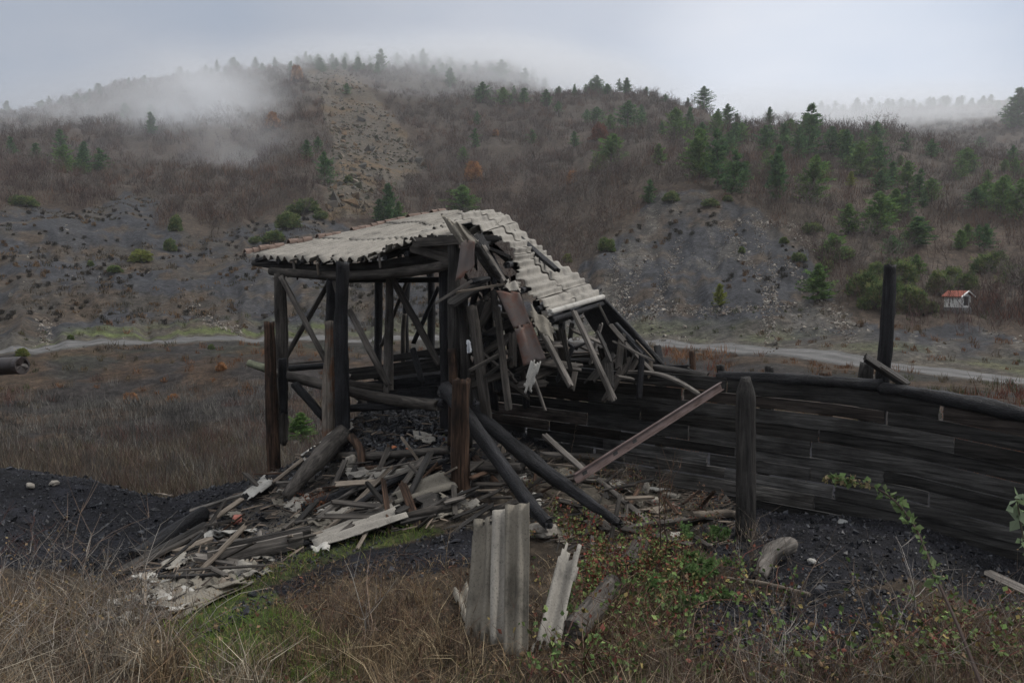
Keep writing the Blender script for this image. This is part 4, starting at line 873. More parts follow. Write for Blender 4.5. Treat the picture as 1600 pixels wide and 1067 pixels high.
# beams
P_log('beam', shed, [(423, 424, 11.6), (531, 431, 10.9), (640, 424, 10.1), (716, 410, 9.4)], [.055, .062, .066, .06], 'dgrey')
P_log('beam', shed, [(520, 438, 12.8), (706, 437, 12.2)], [.045, .045], 'char')
P_log('beam', shed, [(397, 411, 12.2), (520, 420, 11.2), (640, 408, 10.3), (742, 390, 9.6)], [.05, .06, .06, .05], 'char2')
P_log('platform_log', shed, [(391, 567, 11.8), (437, 583, 11.4), (506, 601, 10.7), (600, 622, 9.9), (684, 634, 9.5)], [.055, .06, .068, .072, .07], 'dgrey')
P_log('platform_log', shed, [(546, 638, 10.2), (694, 630, 9.5)], [.05, .052], 'char'); P_log('platform_log', shed, [(440, 577, 12), (512, 571, 11.6)], [.05, .045], 'char')
P_log('platform_log', shed, [(444, 590, 11.9), (545, 614, 11.2)], [.04, .05], 'char2'); P_log('platform_log', shed, [(450, 568, 12.6), (532, 562, 12.3)], [.02, .018], 'grey')
P_log('mossy_stub', shed, [(389, 567, 11.7), (418, 576, 11.5)], [.052, .056], 'moss')
for q0, q1, w_, mt in (((546, 586, 12.0), (704, 566, 11.6), .19, 'char2'), ((546, 607, 11.9), (704, 592, 11.5), .17, 'char'), ((546, 600, 11.7), (600, 606, 11.5), .10, 'dgrey'), ((610, 560, 13.2), (700, 548, 12.9), .12, 'char2'), ((556, 622, 11.6), (690, 612, 11.2), .17, 'char'), ((790, 575, 12.2), (1080, 578, 10.9), .14, 'char'), ((800, 560, 12.4), (960, 556, 11.7), .12, 'char2')):
    P_plank('side_board', shed, q0, q1, w_, .035, mt, PI / 2)
# charred boards standing in for the dark interior under the eaves, and rafters
for k_ in range(16):
    t_ = k_ / 15; x = 447 + (742 - 447) * t_; D = 12.6 - 2.3 * t_; yt = 402 - 18 * t_
    P_plank('dark_eave_board', shed, (x, yt, D), (x + random.uniform(-1, 1), 430 - 10 * t_ + random.uniform(-3, 4), D), .23, .025, random.choice(['char', 'char2', 'char']), PI / 2 + .0)
for k_ in range(11):
    t_ = k_ / 10; x = 400 + (735 - 400) * t_; D = 11.7 - 2.4 * t_; y = 407 + 8 * math.sin(PI * t_) - 32 * t_ ** 2
    P_log('rafter', shed, [(x, y, D), (694 + 95 * t_, 345 + 10 * t_, 14.0 - 1.4 * t_)], [.035, .035], 'char')
for q0, q1, w_, mt in (((645, 382, 9.8), (720, 404, 9.4), .20, 'dgrey'), ((495, 412, 11), (497, 428, 11), .05, 'tan'), ((458, 409, 11.4), (459, 424, 11.4), .06, 'grey'), ((592, 398, 10.1), (594, 418, 10.1), .05, 'grey'), ((650, 378, 9.7), (742, 374, 9.1), .10, 'dgrey'),
                       ((668, 372, 9.6), (780, 372, 9.3), .07, 'char2')):
    P_plank('eave_board', shed, q0, q1, w_, .03, mt, PI / 2)
# left roof: sheets side by side, ridges running from eave to verge
def edgeL(t_):
    xs = [380, 440, 500, 560, 600, 625, 665, 700, 745]; ys = [401, 405, 407.5, 403, 390, 376, 370, 371, 372]; Ds = [12.0, 11.4, 10.8, 10.4, 10.1, 9.9, 9.6, 9.4, 9.1]
    s_ = np.linspace(0, 1, 9); return P(float(np.interp(t_, s_, xs)), float(np.interp(t_, s_, ys)), float(np.interp(t_, s_, Ds)))
def ridgeL(t_): return P(693 + 102 * t_, 334 + 9 * t_ - 2 * math.sin(PI * t_), 14.2 - 1.9 * t_)
cuts = [0, .14, .28, .42, .55, .67, .79, .90, 1.0]
for i in range(8):
    a, b_ = cuts[i], cuts[i + 1] + .012
    for j, (v0, v1) in enumerate(((0, .37), (.33, .70), (.66, 1.0))):
        u_ = [a + (b_ - a) * q for q in (0, .33, .66, 1)]; mixp = lambda q, v_: edgeL(q) * (1 - v_) + ridgeL(q) * v_ + np.array([0, 0, .016 * j + .006 * (i % 2) + .05 * fbm(q * 9, v_ * 4, 2, 5)])
        wv = max(2, round(np.linalg.norm(edgeL(b_) - edgeL(a)) / .17))
        me, Mx = sheet_mesh((0, 0, 0, 0), wv, .036, 10, jag=.10 if j == 0 or i > 5 else .05, edges=(1, 1, i > 5, i > 5), curve_u=([mixp(q, v0) for q in u_], [mixp(q, v1) for q in u_]))
        link('roof_sheet', me, M['sheet'], shed, Mx)
# half-round tiles along the far verge
nT_ = 30; tm = plain('old_ridge_tile', (.15, .105, .085), .9, .4, 7)
for k_ in range(nT_):
    t_ = k_ / nT_
    if random.random() < .18: continue
    p0 = edgeL(0) * (1 - t_) + ridgeL(0) * t_; p1 = edgeL(0) * (1 - t_ - 1 / nT_) + ridgeL(0) * (t_ + 1 / nT_); d = p1 - p0; d /= np.linalg.norm(d); sd = np.cross(d, [0, 0, 1]); sd /= np.linalg.norm(sd)
    an = np.linspace(0, PI, 7); row = lambda p, r_: p[None] + np.array([0, 0, .03]) + r_ * (np.cos(an)[:, None] * sd + np.sin(an)[:, None] * np.array([0, 0, 1.]))
    p1 = p0 + d * .155; jz = rng.normal(0, .01, 3)
    Vt = np.concatenate([row(p0 + jz, .075), row(p1 + jz, .06), row(p0 + jz, .06), row(p1 + jz, .045)]); q_ = np.arange(6)
    acc = Acc(); acc.add(Vt, [np.stack([q_, q_ + 1, q_ + 8, q_ + 7], 1), np.stack([q_, q_ + 14, q_ + 15, q_ + 1], 1), np.stack([q_ + 7, q_ + 8, q_ + 22, q_ + 21], 1)], (1, 1, 1)); link('verge_tile', acc.mesh('verge_tile'), tm, shed, Matrix.Identity(4))

# right roof: sheets stepping down, ridges running away from the viewer
Lp = [(716, 344), (745, 366), (786, 390), (800, 421), (822, 457), (843, 476), (860, 488)]; Rp = [(768, 337), (795, 346), (837, 386), (862, 408), (903, 431), (924, 450), (941, 464)]
def Ledge(t_): return P(float(np.interp(t_, np.linspace(0, 1, 7), [a for a, b in Lp])), float(np.interp(t_, np.linspace(0, 1, 7), [b for a, b in Lp])), 9.5 - .35 * t_)
def Redge(t_): return P(float(np.interp(t_, np.linspace(0, 1, 7), [a for a, b in Rp])), float(np.interp(t_, np.linspace(0, 1, 7), [b for a, b in Rp])), 12.6 - 1.3 * t_)
cutr = [0, .2, .42, .52, .78, 1.0]
for i in range(5):
    a, b_ = cutr[i], cutr[i + 1] + .01
    for j, (v0, v1) in enumerate(((.0, .55), (.5, 1.0))):
        if i == 1 and j == 0: v0 = .12
        if i == 2 and j == 0: v0 = .1
        u_ = [a + (b_ - a) * q for q in (0, .33, .66, 1)]; mixp = lambda q, v_: Ledge(q) * (1 - v_) + Redge(q) * v_ + np.array([0, 0, .02 * (4 - i) + .012 * j])
        wv = max(2, round(np.linalg.norm(Ledge(b_) - Ledge(a)) / .115)); me, Mx = sheet_mesh((0, 0, 0, 0), wv, .021, 10, jag=.16 if j == 0 else .05, edges=(j == 0, j == 1, 0, 0), curve_u=([mixp(q, v0) for q in u_], [mixp(q, v1) for q in u_]))
        link('roof_sheet', me, M['sheet'], shed, Mx)
P_log('ridge_pipe', shed, [(858, 489, 9.05), (942, 464, 11.2)], [.036, .036], 'white') if False else None
me, Mx = log_mesh([W((859, 488, 9.05)), W((942, 464, 11.25))], [.034, .036], rough=.01); link('gutter_strip', me, M['sheetl'], shed, Mx)
P_plank('roof_batten', shed, (786, 349, 11.9), (872, 424, 10.6), .08, .05, 'char', 0); P_plank('roof_batten', shed, (755, 385, 9.2), (790, 442, 8.9), .065, .05, 'grey', 0); P_plank('roof_batten', shed, (765, 388, 9.15), (797, 402, 9.2), .08, .04, 'char2', 0)
P_plank('roof_batten', shed, (744, 366, 9.3), (784, 445, 9.0), .14, .05, 'char', .4)
for k_ in range(6):
    t_ = k_ / 5; a = Ledge(t_); b_ = Redge(t_); me, Mx = log_mesh([a - [0, 0, .09], b_ - [0, 0, .09]], [.04, .04]); link('rafter', me, M['char'], shed, Mx)
me, Mx = log_mesh([Ledge(0) * .6 + Redge(0) * .4 - [0, 0, .15], Ledge(1) * .6 + Redge(1) * .4 - [0, 0, .15]], [.05, .05]); link('rafter', me, M['char'], shed, Mx)
# folded sheets standing up at the broken peak
def quad(name, qs, waves, mat, par=shed, label=None, cat='sheet', group=None, amp=.02, jag=.08, thick=.006, **k):
    me, Mx = sheet_mesh([W(q) for q in qs], waves, amp, 14, thick=thick, jag=jag, **k); o = link(name, me, M[mat], par, Mx)
    if par is None: tag(o, label, cat, group)
    return o
quad('upturned_sheet', [(688, 334, 9.5), (703, 343, 9.2), (735, 385, 8.9), (716, 382, 9.3)], 2, 'sheetd', amp=.02)
quad('upturned_sheet', [(703, 343, 9.3), (722, 350, 9.2), (748, 380, 8.95), (728, 384, 9.1)], 2, 'sheetd', amp=.03)
quad('upturned_sheet', [(728, 378, 9.0), (748, 380, 8.95), (790, 440, 8.9), (772, 442, 9.0)], 1, 'char2', amp=.02)
quad('rusty_sheet', [(721, 374, 8.8), (742, 377, 8.75), (741, 418, 8.65), (711, 446, 8.65)], 1, 'rust', amp=.012, thick=.003)
quad('rusty_sheet', [(773, 449, 8.8), (812, 457, 8.75), (830, 506, 8.6), (803, 514, 8.6)], 1, 'rust', amp=.015, thick=.003)
quad('rusty_sheet', [(803, 511, 8.6), (830, 503, 8.6), (853, 560, 8.45), (818, 572, 8.45)], 1, 'rust', amp=.02, thick=.003)
quad('broken_sheet', [(826, 474, 8.85), (863, 503, 8.7), (869, 538, 8.5), (834, 508, 8.6)], 2, 'sheetd', amp=.02, jag=.12)
quad('broken_sheet', [(790, 440, 9.0), (812, 438, 9.1), (820, 458, 8.95), (786, 450, 8.85)], 2, 'sheet', amp=.02, jag=.2)
quad('hanging_panel', [(832, 555, 8.4), (846, 565, 8.4), (828, 622, 8.35), (816, 610, 8.35)], 1, 'sheetl', amp=.01, jag=.22, thick=.03)
# dangling rafters and boards of the broken side
for q0, q1, wp, th, mt, rl in (((776, 480, 9.0), (796, 640, 8.7), 11, .05, 'dgrey', 0), ((838, 500, 9.2), (892, 603, 8.8), 9, .05, 'grey', 0), ((897, 486, 9.4), (960, 626, 9.0), 9, .05, 'grey', 0), ((834, 590, 9.2), (852, 642, 9.1), 5, .03, 'grey', 0),
     ((982, 560, 10.6), (944, 626, 10.3), 13, .05, 'dgrey', 0), ((680, 474, 8.7), (738, 439, 8.8), 7, .03, 'grey', 0), ((712, 458, 8.8), (788, 444, 8.9), 5, .025, 'tan', 0), ((732, 579, 8.9), (792, 548, 9.0), 9, .04, 'dgrey', 0), ((757, 588, 9.1), (800, 558, 9.1), 8, .03, 'char2', 0),
     ((703, 474, 9.1), (756, 441, 9.3), 26, .04, 'char2', .3), ((735, 440, 9.0), (762, 434, 9.4), 14, .04, 'char', .3), ((748, 552, 9.5), (804, 520, 9.6), 22, .03, 'dgrey', .2), ((750, 530, 9.6), (806, 500, 9.7), 20, .03, 'char2', .2), ((752, 566, 9.5), (806, 545, 9.6), 18, .03, 'dgrey', .1),
     ((745, 512, 9.5), (772, 470, 9.6), 20, .03, 'dgrey', .5), ((755, 470, 9.4), (742, 510, 9.3), 12, .03, 'char2', 0), ((770, 455, 9.5), (775, 500, 9.4), 11, .03, 'char2', 0), ((765, 430, 9.6), (800, 500, 9.6), 13, .05, 'char', 0), ((790, 470, 9.8), (800, 560, 9.7), 14, .04, 'char', 0),
     ((800, 520, 9.2), (800, 572, 9.1), 12, .03, 'dgrey', .3), ((868, 505, 10.5), (905, 488, 11), 12, .05, 'char2', 0), ((893, 505, 10.8), (890, 530, 10.7), 7, .04, 'grey', 0), ((935, 475, 10.2), (950, 505, 10.2), 6, .03, 'dgrey', 0), ((870, 560, 11.2), (950, 552, 11.0), 9, .03, 'dgrey', 0),
     ((1002, 552, 10.6), (985, 580, 10.5), 9, .04, 'dgrey', 0), ((1016, 562, 10.5), (1015, 590, 10.4), 7, .03, 'tan', 0), ((905, 540, 11), (960, 565, 10.7), 7, .03, 'grey', 0), ((832, 530, 11), (880, 560, 10.8), 16, .04, 'char', 0), ((845, 505, 11), (900, 545, 10.8), 14, .04, 'char', 0),
     ((800, 560, 10.9), (900, 580, 10.6), 14, .04, 'char2', 0), ((900, 575, 10.9), (1060, 590, 10.3), 12, .04, 'char', 0), ((744, 500, 9.8), (750, 600, 9.6), 15, .05, 'char', 0), ((770, 520, 10), (780, 610, 9.8), 13, .05, 'char', 0),
     ((1026, 540, 11.2), (1036, 590, 11), 10, .05, 'char', 0), ((960, 505, 11.3), (1020, 570, 11), 13, .05, 'char', 0), ((652, 384, 12), (660, 430, 12), 20, .03, 'char', 0)):
    P_plank('hanging_board', shed, q0, q1, mpx(wp, q0[2]), th, mt, rl)
for k_ in range(92):  # tangle of boards, dark ones added to deepen the darkness under the roof
    px, py = (random.uniform(735, 850), random.uniform(440, 610)) if k_ < 62 else (random.uniform(850, 1000), random.uniform(520, 592)); D = 9.3 + random.uniform(0, 1.7); L_ = random.uniform(25, 85); a_ = random.choice([random.gauss(1.25, .25), random.gauss(-.5, .35), random.gauss(.5, .5), random.gauss(1.7, .2)])
    if px > 820 and py < 500: py += 60
    P_plank('broken_board', shed, (px - L_ * math.cos(a_) / 2, py - L_ * math.sin(a_) / 2, D + random.uniform(-.3, .3)), (px + L_ * math.cos(a_) / 2, py + L_ * math.sin(a_) / 2, D), mpx(random.uniform(6, 17), D), .025, random.choice(['char', 'char2', 'dgrey', 'dgrey', 'char2', 'grey']), random.uniform(-.9, .9), jag=1.6)
# charred roof slope over the wall, its underside shade put into the colour
tp = [(941, 464, 11.6), (985, 513, 11.5), (1012, 545, 11.4), (1040, 572, 11.3), (1085, 590, 11.0)]; bt = [(900, 478, 12.6), (935, 525, 12.6), (962, 560, 12.5), (1000, 582, 12.3), (1040, 598, 12)]
me, Mx = sheet_mesh((0, 0, 0, 0), 4, .012, 16, sag=-.08, jag=.2, edges=(1, 0, 0, 1), curve_u=([W(q) for q in bt], [W(q) for q in tp])); link('shaded_roof_underside', me, M['char'], shed, Mx)
P_log('edge_pole', shed, [(941, 466, 11.3), (985, 513, 11.2), (1040, 575, 11.0)], [.03, .035, .03], 'char'); P_plank('edge_board', shed, (993, 532, 11.2), (1022, 562, 11.1), .05, .02, 'tan')
for q in ((1050, 585, 10.9), (1066, 592, 10.7), (1040, 580, 10.9)): P_log('burnt_bundle', shed, [q, (q[0] + 38, q[1] + 12, q[2] - .3)], [.07, .05], 'char', rough=.3)
# pale rag on the leaning post
quad('torn_cloth', [(728, 530, 8.95), (736, 532, 8.95), (738, 552, 8.9), (730, 553, 8.9)], 2, 'cloth', None, 'pale torn rag hanging on the leaning post inside the shed', 'rag', amp=.012, jag=.2, thick=.003)
# ------------------------------------------------------------ free-standing posts
T_post('wooden_post', 'split red-brown post in front of the left corner of the shed', (421, 503, 10.8), (428, 722, 10.8), 19, 'brown')
T_post('wooden_post', 'short pale barked post left of the tall charred shed post', (519, 502, 10.2), (516, 690, 10.2), 22, 'pale', rough=.11)
T_post('wooden_post', 'short sawn brown post standing before the rubble in the middle', (722, 593, 8.3), (722, 755, 8.3), 30, 'brown', rough=.06)
T_post('wooden_post', 'thick dark post with pointed top in front of the board wall', (1165, 590, 8.0), (1165, 848, 8.0), 32, 'char2', rough=.05, point=1)
T_post('charred_post', 'tall charred post leaning behind the wall, below the junipers', (1391, 414, 9.55), (1374, 640, 9.55), 20, 'char', rough=.10)
T_post('charred_post', 'short squared charred stump left of the tall leaning post', (1355, 567, 9.5), (1355, 640, 9.5), 22, 'char2')
T_post('wooden_post', 'thin brown stake behind the wall left of the steel beam end', (1081, 548, 11.3), (1081, 640, 11.3), 10, 'brown')
T_post('wooden_post', 'dark square stub at the upper end of the steel beam', (1126, 570, 10.3), (1127, 640, 10.3), 13, 'char2')
T_post('charred_post', 'low charred stub just behind the wall cap', (1202, 572, 11.0), (1202, 620, 11.0), 14, 'char2')
T_post('wooden_post', 'low brown stub behind the wall right of the pointed post', (1290, 583, 10.4), (1290, 620, 10.4), 20, 'brown')
T_post('hanging_slab', 'charred slab of bark hanging beside the red-brown post', (441, 560, 10.9), (444, 645, 10.9), 13, 'char', down=0)
# ------------------------------------------------------------ board wall
wall = empty('board_wall', np.array([2.93, 10, 1.9]), 'long wall of blackened horizontal boards running from the shed to the right edge', 'wall')
w0 = np.array([2.93, 10.0]); wd_ = np.array([.8, -.6])
def wp(s_, z, off=0):
    return np.array([w0[0] + wd_[0] * s_ + .6 * off, w0[1] + wd_[1] * s_ + .8 * off, z])
def wtop(s_): return float(np.interp(s_, [-4.6, -2.5, 0, 1.1, 2, 3.2, 7], [3.72, 3.71, 3.70, 3.69, 3.64, 3.50, 3.2]))
acc_w = 0; z_ = .0; row = 0
rows = []
while z_ < 2.6:
    h = random.uniform(.135, .20); rows.append((z_, h)); z_ += h + .004
VV = []; FF = []; CC = []; nn = 0
for (zr, h) in rows:
    s_ = -4.9 + random.uniform(0, 1)
    while s_ < 7.2:
        L_ = random.uniform(1.2, 3.0); g_ = random.choice([.006, .01, .02, .04]); e = min(s_ + L_, 7.4); tilt = random.uniform(-.004, .004); hh = h + .002 - random.choice([.0, .004, .008, .012, .02])
        off = random.uniform(-.03, .03); za, zb = 3.7 - zr - h / 2, 3.7 - zr - h / 2 + tilt
        # boards follow the sinking line of the wall
        colr = random.choice([.3, .45, .7, 1.0, 1.3, 1.8, .5, .9]); c3 = np.array([colr] * 3) * random.choice([np.array([1, 1, 1])] * 4 + [np.array([1, .97, .93]), np.array([1.1, .94, .86])])
        me, Mx = plank_mesh(wp(s_, za, off), wp(e - g_, zb, off), hh, .045, PI / 2, jag=.12, col=c3, flat=1)
        Vq = np.empty(len(me.vertices) * 3); me.vertices.foreach_get('co', Vq); Vq = Vq.reshape(-1, 3)
        lp = np.empty(len(me.loops), int); me.loops.foreach_get('vertex_index', lp); M4 = np.array(Mx)
        Vq = Vq @ M4[:3, :3].T + M4[:3, 3]; sv = (Vq[:, 0] - w0[0]) * .8 - (Vq[:, 1] - w0[1]) * .6; Vq[:, 2] += np.array([wtop(q) for q in sv]) - 3.7; VV.append(Vq); FF.append(lp.reshape(-1, 4) + nn); CC.append(np.tile(c3, (len(Vq), 1))); nn += len(Vq); bpy.data.meshes.remove(me)
        s_ = e
        if e >= 7.4: break
Mw = frame(wp(0, 3.6), wp(1, 3.6))[0]; inv = np.array(Mw.inverted()); V = np.concatenate(VV) @ inv[:3, :3].T + inv[:3, 3]
me = mesh_np('boards', V, np.concatenate(FF), np.concatenate(CC)); link('boards', me, M['wall'], wall, Mw)
def P_w(name, pts, r, mat, **k): me, Mx = log_mesh(pts, r, **k); return link(name, me, M[mat], wall, Mx)
P_w('cap_log', [wp(-.35, 3.70, .03), wp(.7, 3.74, .02), wp(1.62, 3.74, .02)], [.06, .07, .075], 'char', rough=.14)
P_w('cap_log', [wp(1.6, 3.72, .02), wp(2.5, 3.63, .0), wp(3.4, 3.50, 0), wp(5, 3.34, 0)], [.08, .085, .07, .06], 'char', rough=.16)
P_w('cap_log', [wp(2.7, 3.57, .14), wp(3.6, 3.53, .14), wp(5, 3.5, .14)], [.05, .06, .06], 'char', rough=.14)
P_w('cap_log', [wp(-3.1, 3.70, .05), wp(-1.8, 3.76, .05), wp(-.5, 3.68, .05)], [.05, .06, .05], 'char2', rough=.2)
for s_ in (-4, -2.6, -1.2, .25, 1.75, 3.3, 4.9): P_w('back_post', [wp(s_, wtop(s_) + .02, .12), wp(s_, 1.2, .12)], [.07, .075], 'char2')
T_plank('charred_board', 'charred board tipped over the foot of the tall leaning post', 'board', (1353, 558, 9.15), (1420, 602, 9.0), .13, .06, 'char2', .5)
T_plank('grey_board', 'thin grey board under the charred one by the leaning post', 'board', (1376, 574, 9.0), (1418, 602, 8.95), .06, .03, 'dgrey', .2)
T_plank('grey_board', 'short flat grey board lying on the wall cap below the leaning post', 'board', (1370, 600, 9.1), (1418, 606, 9.0), .10, .03, 'dgrey', 0)
me, Mx = plank_mesh(W((978, 581, 10.4)), W((1094, 615, 9.9)), .075, .035, 0, bow=.10); tag(link('bent_board', me, M['grey'], None, Mx), 'long bent grey board arching down from the shed to the steel beam', 'board')
T_plank('wood_chip', 'small pale board end resting above the steel beam', 'board', (1072, 638, 9.4), (1086, 631, 9.4), .07, .03, 'tan')
# steel channel leaning on the wall
def roll_to_cam(p0, p1, extra=0):
    Mx, L_ = frame(p0, p1); v = Mx.to_3x3().transposed() @ (Vector(CAM) - (Vector(p0) + Vector(p1)) / 2); return math.atan2(-v.y, v.z) + extra
def channel(p0, p1, wd2, fl, th=.008, roll=0):
    Mx, L_ = frame(p0, p1, roll); pr = [(-wd2, fl), (-wd2, 0), (wd2, 0), (wd2, fl), (wd2 - th, fl), (wd2 - th, th), (-wd2 + th, th), (-wd2 + th, fl)]
    V = np.array([(x, y, z) for x in (0, L_) for y, z in pr]); k_ = np.arange(8); Fc = np.stack([k_, (k_ + 1) % 8, (k_ + 1) % 8 + 8, k_ + 8], 1)
    ends = np.array([(0, 7, 6, 1), (1, 6, 5, 2), (2, 5, 4, 3)]); return mesh_np('channel', V, [Fc, ends, ends[:, ::-1] + 8]), Mx
me, Mx = channel(P(897, 748, 8.0), P(1126, 603, 9.75), .050, .04, roll=roll_to_cam(P(897, 748, 8.0), P(1126, 603, 9.75), .35)); sb = tag(link('steel_beam', me, M['steel'], None, Mx), 'long brown steel channel leaning from the rubble up to the board wall', 'steel beam')
for x_ in (.12, .62, .95):
    q_ = box_mesh('slot', (x_, -.02, .0085), (x_ + .07, .015, .0105)); q_.materials.append(M['opening']); o = bpy.data.objects.new('slot', q_); COL.objects.link(o); o.parent = sb
# pipe end at the left edge
me, Mx = log_mesh([P(-330, 592, 6.6), P(33, 571, 6.0)], [.066, .066], rough=.004); o = tag(link('pipe', me, M['pipe'], None, Mx), 'black pipe end poking in from the left edge', 'pipe')
pr = box_mesh('pipe', (0, 0, 0), (1, 1, 1)); bpy.data.meshes.remove(pr)
acc = Acc(); L_ = (Vector(P(-330, 592, 6.6)) - Vector(P(33, 571, 6.0))).length; an = np.arange(20) * 2 * PI / 20
ring = lambda x, r_: np.stack([np.full(20, x), r_ * np.cos(an), r_ * np.sin(an)], 1); k_ = np.arange(20); k1 = (k_ + 1) % 20
acc.add(np.concatenate([ring(L_ - .03, .0665), ring(L_ + .012, .069), ring(L_ + .012, .055), ring(L_ - .02, .052)]), [np.stack([k_ + a_ * 20, k1 + a_ * 20, k1 + a_ * 20 + 20, k_ + a_ * 20 + 20], 1) for a_ in range(3)], (1, 1, 1))
rm = link('rim', acc.mesh('rim'), M['pipe'], o)

# ------------------------------------------------------------ big fallen logs
def GL(px, py, lift=.05): v = G(px, py); v[2] += lift; return v
def raw_log(name, label, pts, r, mat, **k): me, Mx = log_mesh(pts, r, **k); return tag(link(name, me, M[mat], None, Mx), label, 'log')
raw_log('charred_log', 'smooth black log leaning from the shed down to the standing sheets', [P(694, 604, 9.1), P(740, 665, 8.6), P(786, 728, 8.1), P(828, 787, 7.6), P(858, 818, 7.3)], [.08, .08, .074, .066, .05], 'char', rough=.09)
raw_log('charred_log', 'longest charred log curving down right from the shed toward the brambles', [P(738, 645, 9.3), P(855, 737, 8.28), P(968, 818, 7.5)], [.07, .086, .078, .045], 'char', rough=.18)
raw_log('weathered_log', 'grey split log leaning down left from the shed platform, thick end up', [P(534, 678, 9.9), P(505, 710, 9.4), P(472, 745, 9.1), P(446, 776, 8.9)], [.125, .11, .075, .05], 'dgrey', rough=.14)
raw_log('bent_branch', 'curved bark-covered branch beside the upper end of the grey split log', [P(548, 682, 9.6), P(562, 700, 9.4), P(565, 722, 9.2), P(558, 745, 9.1)], [.05, .045, .04, .03], 'brown', rough=.15)
raw_log('fallen_log', 'grey-brown log lying level across the coal left of the short sawn post', [GL(518, 722, .07), GL(610, 724, .1), GL(702, 719, .12)], [.05, .055, .05], 'dgrey')
raw_log('fallen_log', 'short brown log under the level log at the foot of the coal slope', [GL(560, 738, .05), GL(650, 742, .05), GL(690, 736, .05)], [.04, .045, .03], 'brown')
raw_log('fallen_log', 'sawn log end showing between the two big charred logs', [P(735, 730, 8.7), P(818, 732, 8.4)], [.06, .062], 'dgrey')
raw_log('charred_log', 'thick charred log lying at the left foot of the rubble', [GL(318, 812, .08), GL(265, 845, .08), GL(208, 882, .06)], [.085, .09, .075], 'char')
raw_log('charred_log', 'thinner charred log parallel to and below the thick left one', [GL(322, 828, .05), GL(262, 862, .05), GL(180, 905, .05)], [.05, .055, .04], 'char2')
raw_log('charred_pole', 'dark pole lying along the slope toward the grey split log', [GL(472, 800, .05), GL(535, 782, .07), GL(600, 762, .09)], [.045, .05, .05], 'char')
raw_log('charred_pole', 'thin dark pole slanting up to the short sawn post', [GL(552, 800, .06), GL(620, 762, .1), P(703, 717, 8.5)], [.03, .036, .03], 'char')
raw_log('weathered_log', 'grey pole lying under the long bent sheet in the middle of the rubble', [GL(595, 826, .06), GL(650, 815, .07), GL(702, 803, .08)], [.04, .05, .05], 'dgrey')
raw_log('fallen_log', 'pale stripped log lying at the foot of the pointed post', [GL(1080, 812, .05), GL(1130, 810, .06), GL(1160, 812, .05)], [.05, .055, .045], 'tan', rough=.2)
raw_log('bark_slab', 'curled slab of pale bark on the coal right of the pointed post', [GL(1186, 905, .03), GL(1205, 885, .12), GL(1238, 872, .12)], [.05, .09, .07], 'grey', rough=.25)
raw_log('fallen_branch', 'thin pale branch lying on the coal below the curled bark', [GL(1130, 905, .02), GL(1190, 918, .04), GL(1265, 932, .02)], [.012, .02, .014], 'tan', rough=.2)
raw_log('fallen_log', 'rotten log end sticking out of the brambles beside the leaning sheet', [GL(892, 1014, .1), GL(925, 978, .12), GL(955, 935, .12)], [.08, .085, .075], 'dgrey')
raw_log('fallen_log', 'grey stone-like log butt among brambles above the rotten one', [GL(975, 905, .08), GL(1000, 868, .1)], [.07, .08], 'dgrey', rough=.2)
# ------------------------------------------------------------ boards with a place of their own
def B(label, q0, q1, w_, th, mat, roll=0, name='grey_board', lift=.05, **k): return T_plank(name, label, 'board', q0, q1, w_, th, mat, roll, lift=lift if len(q0) == 2 else 0, **k)
B('long narrow grey board crossing behind the steel beam', (851, 680, 8.9), (912, 735, 8.3), .06, .04, 'grey', .3)
B('long narrow board running on down right below the steel beam', (905, 735), (1016, 832), .065, .035, 'grey', .2, lift=.10)
B('wide grey board flat behind the steel beam foot', (845, 722), (962, 727), .14, .035, 'grey', .2, lift=.12); B('grey board lying under the wide one by the beam foot', (850, 733), (950, 742), .07, .03, 'tan', .1, lift=.07)
B('short wide board right at the foot of the steel beam', (890, 752), (982, 762), .13, .03, 'grey', .2, lift=.06); B('flat pale board between the light stone blocks and the brambles', (1005, 806), (1056, 795), .09, .03, 'tan')
B('long dark board edge-on in front of the brambles', (970, 838), (1072, 824), .06, .05, 'dgrey', .4, lift=.08); B('dark sloping board at the lower edge of the right rubble', (972, 842), (1082, 868), .07, .04, 'dgrey', .3, lift=.1)
B('broken board pointing down right over the brambles', (1074, 838), (1110, 862), .06, .03, 'dgrey'); B('wide grey board half buried under the longest charred log', (905, 800), (950, 842), .13, .03, 'dgrey', .2, lift=.09)
B('horizontal grey board at the top of the bramble patch', (912, 826), (975, 828), .06, .03, 'dgrey', .2, lift=.07)
B('big dark board propped up left of the standing sheets', (655, 808), (797, 756), .17, .04, 'char2', .9, lift=.12, name='charred_board'); B('brown split board on top of the big dark one', (735, 782), (792, 758), .06, .02, 'brown', .3, lift=.24)
B('dark board lying from the grey pole toward the standing sheets', (625, 826), (720, 800), .10, .03, 'char2', .2, lift=.07, name='charred_board')
B('long brown board at the left foot of the rubble', (210, 893), (318, 835), .07, .03, 'dgrey'); B('grey board ending under the broken light sheet', (298, 808), (380, 782), .07, .035, 'grey', .2, lift=.08)
B('second grey board beside the one ending under the broken light sheet', (338, 818), (378, 788), .06, .03, 'tan', .3, lift=.07); B('short dark board left of the broken light sheet', (310, 800), (345, 792), .07, .03, 'dgrey')
B('long pale lath lying up the coal slope left of the grey split log', (428, 760), (475, 722), .06, .02, 'tan', .2, lift=.06); B('dark lath in the rubbish below the grey split log', (455, 780), (475, 765), .05, .02, 'dgrey')
B('leaning grey plank at the mouth of the shed pile', (455, 700), (515, 668), .14, .04, 'dgrey', .3, lift=.12); B('small lath on the left coal heap, upper one', (168, 755), (192, 763), .06, .02, 'tan', lift=.03)
